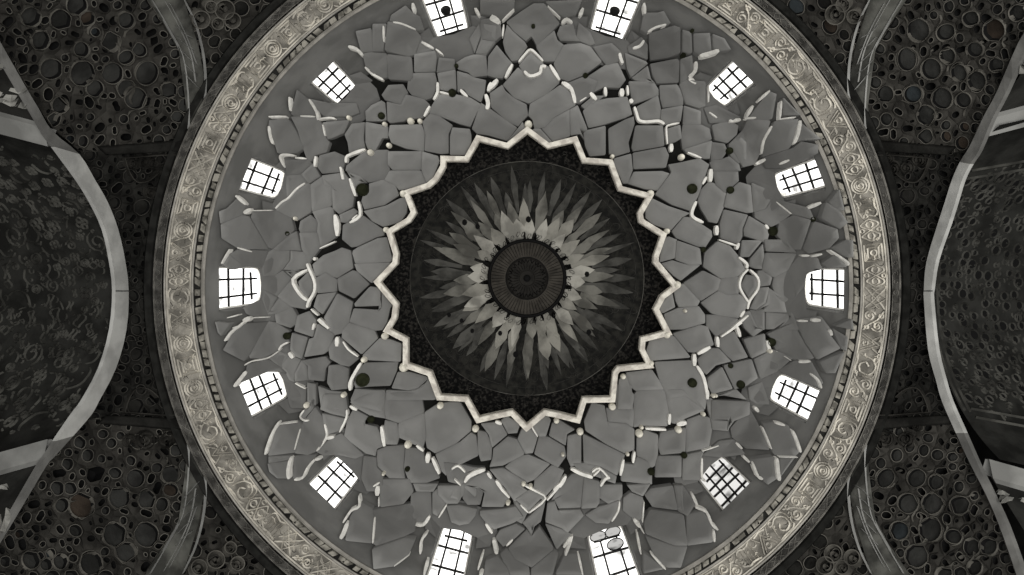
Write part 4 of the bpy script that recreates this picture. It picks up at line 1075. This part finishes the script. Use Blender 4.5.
for ci, (nm, fx, fy, ft) in enumerate(CORN):
    cpt = OUT(*mir([(100, 90)], fx, fy)[0])
    pd = empty('pendentive', cpt, 'dark pierced stone corner panel of the vault at the %s of the ring' % nm, 'pendentive', 'corner pendentives')
    PA = corner_poly('A', fx, fy)
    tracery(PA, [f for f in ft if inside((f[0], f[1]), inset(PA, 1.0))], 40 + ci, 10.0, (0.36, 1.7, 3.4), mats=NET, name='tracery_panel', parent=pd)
    cf = [(x, y, r * .5, 'h') for x, y, r in SCR[ci]]
    mb = MB()
    for x, y, r, k in ft:
        if k == 'm' and r > 6.5 and inside((x, y), inset(PA, 5.0)):
            rr = random.Random(int(x * 7 + y))
            a0 = rr.uniform(0, 6.28); a1 = a0 + rr.uniform(4.2, 6.2)
            bar(mb, OUT, circ(x, y, r + 1.0, 18, a0, a1, 1 + rr.uniform(-.06, .06)), 0.8, 0.05, -0.02, 0, 0.5, True)
            bar(mb, OUT, smooth_line([(x + (r + 1.3) * math.cos(a1), y + (r + 1.3) * math.sin(a1)), (x + (r + 4) * math.cos(a1 + .35), y + (r + 4) * math.sin(a1 + .35)), (x + (r + 9) * math.cos(a1 + .4), y + (r + 9) * math.sin(a1 + .4))]), 0.8, 0.05, -0.02, 0, 0.5, True)
    mb.build('strap_relief', M['netl'], pd)
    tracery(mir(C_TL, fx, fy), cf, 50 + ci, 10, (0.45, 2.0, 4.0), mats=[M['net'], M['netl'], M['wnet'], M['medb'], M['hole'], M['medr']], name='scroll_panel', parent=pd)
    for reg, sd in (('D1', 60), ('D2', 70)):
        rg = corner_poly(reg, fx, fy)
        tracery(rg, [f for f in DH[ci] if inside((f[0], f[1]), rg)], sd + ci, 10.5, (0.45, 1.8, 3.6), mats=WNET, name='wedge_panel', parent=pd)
    mb = MB()
    for x, y, r in SCR[ci]:
        bar(mb, OUT, circ(x, y, r, 18), 1.3, 0.12, -0.03, 0, 1, False)
        bar(mb, OUT, spiral(x, y, r * .62, 1.2, x, 14), 1.1, 0.10, -0.03, 0, 0.6, True)
    mb.build('scroll_relief', M['netl'], pd)
    mb = MB()
    for x, y, r in DSC[ci]:
        bar(mb, OUT, spiral(x, y, r, 1.8, x, 20, 1 if x % 2 < 1 else -1), 1.2, 0.10, -0.03, 0, 0.6, True)
        bar(mb, OUT, circ(x, y, r + .8, 16), 0.9, 0.07, -0.03, 0, 1, True)
    fr = mir([(122, 157), (160, 154), (176, 154)], fx, fy); bar(mb, OUT, fr, 1.2, 0.1, -0.03)
    fr = mir([(122, 157), (126, 170), (134, 181), (146, 180), (156, 172)], fx, fy); bar(mb, OUT, smooth_line(fr), 1.2, 0.1, -0.03)
    mb.build('wedge_relief', M['net'], pd)
    # fluted rib between the two panels
    mb = MB()
    rb = mir(RIB_TL, fx, fy)
    plate(mb, OUT, rb, 0.06, 0.3, (0, 0), -0.03, 0.05, 1.2, 0.04)
    mb.build('corner_rib', M['prib'], pd)
    mb = MB()
    for q, w in (([(147, -6), (166, 26), (180, 54), (185.5, 92), (186.5, 128)], 1.5), ([(180, -6), (192, 18), (200, 45), (203.5, 72), (203, 98)], 1.2), ([(160, -4), (176, 24), (188, 52), (193, 80)], 1.4), ([(166, 0), (182, 30), (194, 62)], 1.0)):
        bar(mb, OUT, smooth_line(mir(q, fx, fy), 4), w, 0.13, 0.04, 0, 0.5, True)
    rr = random.Random(90 + ci)
    for k in range(5):
        y = 28 + k * 12
        bar(mb, OUT, smooth_line(mir([(172 + k * 2.2, y - 6), (181 + k * 2, y + 3), (190 + k * 1.6, y + 9 + rr.uniform(-2, 3))], fx, fy), 3), 1.6, 0.14, 0.04, 0, 0.4, True)
    mb.build('rib_fluting', M['arch'], pd)
    # flat ledge under the tracery panel
    mb = MB()
    plate(mb, OUT, mir([(96, 146), (140, 143), (186, 139), (186, 150), (150, 152), (104, 154)], fx, fy), 0.1, 0.25, (0, 0), 0.0, 0.08, 0.8)
    mb.build('ledge', M['wnet'], pd)

# ------------------------------------------------------------------ side arches and the recessed vaults behind them
XA = 7.0
def APL(sgn):
    def m(px, py, h=0.0):
        z = min(XA * F / abs(px - ZX), OUT(px, py).z - EYE - 0.17)   # the arch always stands proud of the corner panels
        q = P(px, py, z)
        return q + Vector((-sgn * h, 0, 0))
    return m
AL_OUT = [(-10, 26), (0, 44), (25, 88), (37, 108), (51, 131), (78, 154), (94, 180), (107, 203), (117, 229), (124, 260), (127.5, 290), (125.5, 329), (115, 368), (98, 401), (90, 415), (72, 436), (53, 457), (45, 466), (20, 508), (0, 541), (-10, 558)]
AL_IN = [(-15, 28), (-5, 46), (20, 90), (32, 110), (45, 133), (55, 147), (79, 180), (93, 203), (105, 229), (112, 260), (115.5, 290), (112.5, 329), (101.5, 368), (84, 401), (75, 413), (56, 441), (46, 457), (39, 467), (15, 509), (-5, 543), (-15, 560)]
AR_OUT = [(1034, 22), (1020, 42), (998, 92), (985, 116), (971, 146), (961, 162), (953, 180), (946, 202), (938.5, 225), (927.5, 262), (925, 289), (925, 300), (929, 349), (937, 380), (943, 401), (957, 433), (972, 465), (986, 492), (1000, 524), (1017, 572), (1022, 590)]
AR_IN = [(1040, 24), (1027, 46), (1005, 94), (992, 119), (979, 150), (970, 164), (962, 180), (955, 203), (948, 225), (936, 260), (931.5, 289), (931, 300), (936, 349), (943.5, 380), (950, 401), (964, 433), (979, 467), (993, 496), (1007, 527), (1024, 575), (1029, 592)]
RHO, ZC = 2.47, 8.58
def vaultpt(sgn, x, t):
    """recess vault: x metres behind the arch, t from -1 to 1 across"""
    a = t * 1.18
    r = RHO + (0.22 if sgn > 0 else 0) + 0.10 * x
    return Vector((sgn * (XA + x), AY + r * math.sin(a) * (1 + 0.05 * x), ZC + r * math.cos(a) - 0.09 * x + EYE))
for sgn, nm, po, pi_ in ((-1, 'left', AL_OUT, AL_IN), (1, 'right', AR_OUT, AR_IN)):
    S = APL(sgn)
    ar = empty('side_arch', (sgn * XA, AY, 10.5 + EYE), 'pale stone arch edge framing the dark vault at the %s of the dome' % nm, 'arch', 'side arches')
    mb = MB()
    # smoother outline
    o_ = smooth_line(po, 3); i_ = smooth_line(pi_, 3)
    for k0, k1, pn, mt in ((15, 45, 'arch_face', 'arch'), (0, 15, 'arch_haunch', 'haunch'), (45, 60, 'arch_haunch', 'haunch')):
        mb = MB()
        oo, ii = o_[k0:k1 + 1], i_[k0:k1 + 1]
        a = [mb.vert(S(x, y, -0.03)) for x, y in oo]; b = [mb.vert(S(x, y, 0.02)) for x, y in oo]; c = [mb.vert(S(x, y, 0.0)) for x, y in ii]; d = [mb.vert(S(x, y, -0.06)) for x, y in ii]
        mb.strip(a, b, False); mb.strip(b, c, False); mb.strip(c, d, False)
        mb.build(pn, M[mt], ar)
    mb = MB()                                             # a joint across the crown
    cx = (po[10][0] + pi_[10][0]) / 2
    wd = abs(po[10][0] - pi_[10][0]) / 2
    bar(mb, S, [(cx - wd, 291), (cx, 291), (cx + wd, 291)], 1.0, 0.03, -0.02, 0, 1, False)
    mb.build('crown_joint', M['iron'], ar)
    vt = empty('recess_vault', (sgn * (XA + 1.2), AY, 10 + EYE), 'dark barrel vault with %s behind the arch on the %s' % (('shallow scroll carving', nm) if sgn < 0 else ('rows of pierced holes', nm)), 'vault', 'recess vaults')
    mb = MB()
    rows = [[mb.vert(vaultpt(sgn, x, -1 + 2 * j / 40)) for j in range(41)] for x in (0.09, 0.5, 1.0, 1.6, 2.4, 3.2, 4.2)]
    for q1, q2 in zip(rows, rows[1:]): mb.strip(q1, q2, False, 0, True)
    mb.face(tuple(rows[-1]))
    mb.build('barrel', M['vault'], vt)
    def V(x, y, h, sgn=sgn):
        p = vaultpt(sgn, x, y)
        n = (vaultpt(sgn, x + .01, y) - p).cross(vaultpt(sgn, x, y + .01) - p).normalized()
        if n.dot(Vector((sgn * (XA + x), AY, 7)) - p) < 0: n = -n
        return p + n * h
    def VS(x, y, h): return V(x, y / 2.9, h)               # y in metres along the curve
    mb = MB()
    rr = random.Random(3 + sgn)
    if sgn < 0:
        pts = []
        for _ in range(5000):
            x, y = rr.uniform(.3, 3.4), rr.uniform(-2.2, 2.2)
            r = rr.choice((0.07, .09, .12, .19))
            if all(math.hypot(x - a0, y - b0) > (r + c0) * .95 for a0, b0, c0 in pts): pts.append((x, y, r))
        for x, y, r in pts:
            k = rr.randrange(5)
            if k == 0: LL = [circ(x, y, r * .9, 14), spiral(x, y, r * .6, 1.4, rr.uniform(0, 6), 14)]
            elif k == 1: LL = [spiral(x, y, r, 1.6, rr.uniform(0, 6), 18, rr.choice((-1, 1)))]
            elif k == 2: LL = [circ(x + r * .45 * math.cos(q * 1.57 + x), y + r * .45 * math.sin(q * 1.57 + x), r * .42, 10) for q in range(4)]
            elif k == 3:
                a0 = rr.uniform(0, 6); LL = [[(x + r * math.cos(a0 + t) * (0.55 + .45 * math.cos(2 * t)), y + r * math.sin(a0 + t) * .9) for t in [q * .45 for q in range(15)]]]
            else:
                a0 = rr.uniform(0, 6); LL = [smooth_line([(x - r * math.cos(a0), y - r * math.sin(a0)), (x + r * .5 * math.sin(a0), y - r * .5 * math.cos(a0)), (x + r * math.cos(a0), y + r * math.sin(a0)), (x + r * 1.3 * math.cos(a0 + .5), y + r * 1.3 * math.sin(a0 + .5))], 4)]
            for ln in LL: bar(mb, VS, ln, 0.034, 0.035, -0.01, 0, 0.5, True)
        for _ in range(620):
            x, y = rr.uniform(.2, 3.4), rr.uniform(-2.4, 2.4); a0 = rr.uniform(0, 6.28); L = rr.uniform(.03, .09); b0 = rr.uniform(-1.3, 1.3)
            bar(mb, VS, [(x + L * t * math.cos(a0 + b0 * t), y + L * t * math.sin(a0 + b0 * t)) for t in (-1, -.5, 0, .5, 1)], 0.03, 0.03, -0.01, 0, 0.4, True)
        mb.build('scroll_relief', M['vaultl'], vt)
    else:
        for _ in range(700):
            x, y = rr.uniform(.28, 3.4), rr.uniform(-1.9, 2.0); a0 = rr.choice((0, 1.57)) + rr.uniform(-.4, .4); L = rr.uniform(.02, .07); b0 = rr.uniform(-1.3, 1.3)
            bar(mb, VS, [(x + L * t * math.cos(a0 + b0 * t), y + L * t * math.sin(a0 + b0 * t)) for t in (-1, -.5, 0, .5, 1)], 0.026, 0.03, -0.01, 0, 0.4, True)
        hm = MB()
        yy = -1.75
        while yy < 1.85:
            x = 0.30
            while x < 3.3:
                r = rr.uniform(.03, .062); cx, cy = x + rr.uniform(-.03, .03), yy + rr.uniform(-.04, .04)
                if rr.random() < .72:
                    bar(mb, VS, circ(cx, cy, r + .015, 12), 0.026, 0.035, -0.01, 0, 1, True)
                    f = [hm.vert(VS(q[0], q[1], 0.012)) for q in circ(cx, cy, r, 12, sx=rr.uniform(.8, 1.2))[:-1]]
                    hm.face(tuple(f))
                elif rr.random() < .6:
                    bar(mb, VS, spiral(cx, cy, r * 1.3, 1.3, rr.uniform(0, 6), 14), 0.03, 0.035, -0.01, 0, 0.5, True)
                x += rr.uniform(.14, .22)
            yy += rr.uniform(.13, .17)
        for x0 in (0.13, 0.22):
            bar(mb, VS, [(x0, -2.0 + 4.0 * q / 30) for q in range(31)], 0.03, 0.04, -0.01, 0, 1, True)
        for y0 in (-1.95, -1.80, 1.93, 2.08):
            bar(mb, VS, [(0.25 + 3 * q / 20, y0) for q in range(21)], 0.04, 0.04, -0.01, 0, 1, True)
        mb.build('scroll_relief', M['vaultl'], vt)
        hm.build('hole_pattern', M['hole'], vt)
    # ledges at the springing and the carved wall under each
    for sd in (-1, 1):
        mb = MB()
        ody, oz = (0, 0) if sgn < 0 else ((0.22, 0.35) if sd < 0 else (0.40, 0.35))
        def LP(x, dy, z, ody=ody, oz=oz): return Vector((sgn * (XA + x), AY + sd * (dy + ody + 0.26 * x), z + oz - 0.22 * x + EYE))
        sec = [(2.42, 9.62), (2.16, 9.52), (2.14, 9.44), (2.40, 9.36), (2.46, 9.30)]
        rws = [[mb.vert(LP(x, *s)) for s in sec] for x in (.06, 1.0, 2.2, 3.4)]
        for q1, q2 in zip(rws, rws[1:]): mb.strip(q1, q2, False)
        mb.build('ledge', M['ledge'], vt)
        mb = MB()
        w = [[mb.vert(LP(x, 2.40 + (9.4 - z) * .85, z)) for z in (9.4, 8.6, 7.8, 6.6)] for x in (.06, 1.0, 2.2, 3.4)]
        for q1, q2 in zip(w, w[1:]): mb.strip(q1, q2, False)
        def WS(x, y, h): return LP(x, 2.40 + (9.4 - y) * .85 - h * .7, y - h * .7)
        rr = random.Random(17 + sd + 4 * sgn)
        for k in range(34):
            x, z = rr.uniform(.0, 1.6), rr.uniform(7.2, 9.25)
            a0 = rr.uniform(-.5, .9); L = rr.uniform(.12, .3)
            bar(mb, WS, [(x - L * math.cos(a0) * .5, z - L * math.sin(a0)), (x, z + .03), (x + L * math.cos(a0) * .5, z + L * math.sin(a0))], rr.uniform(.06, .12), rr.uniform(.04, .1), -0.01, 1, 0.3, True)
        mb.build('carved_wall', [M['vault'], M['carv']], vt)
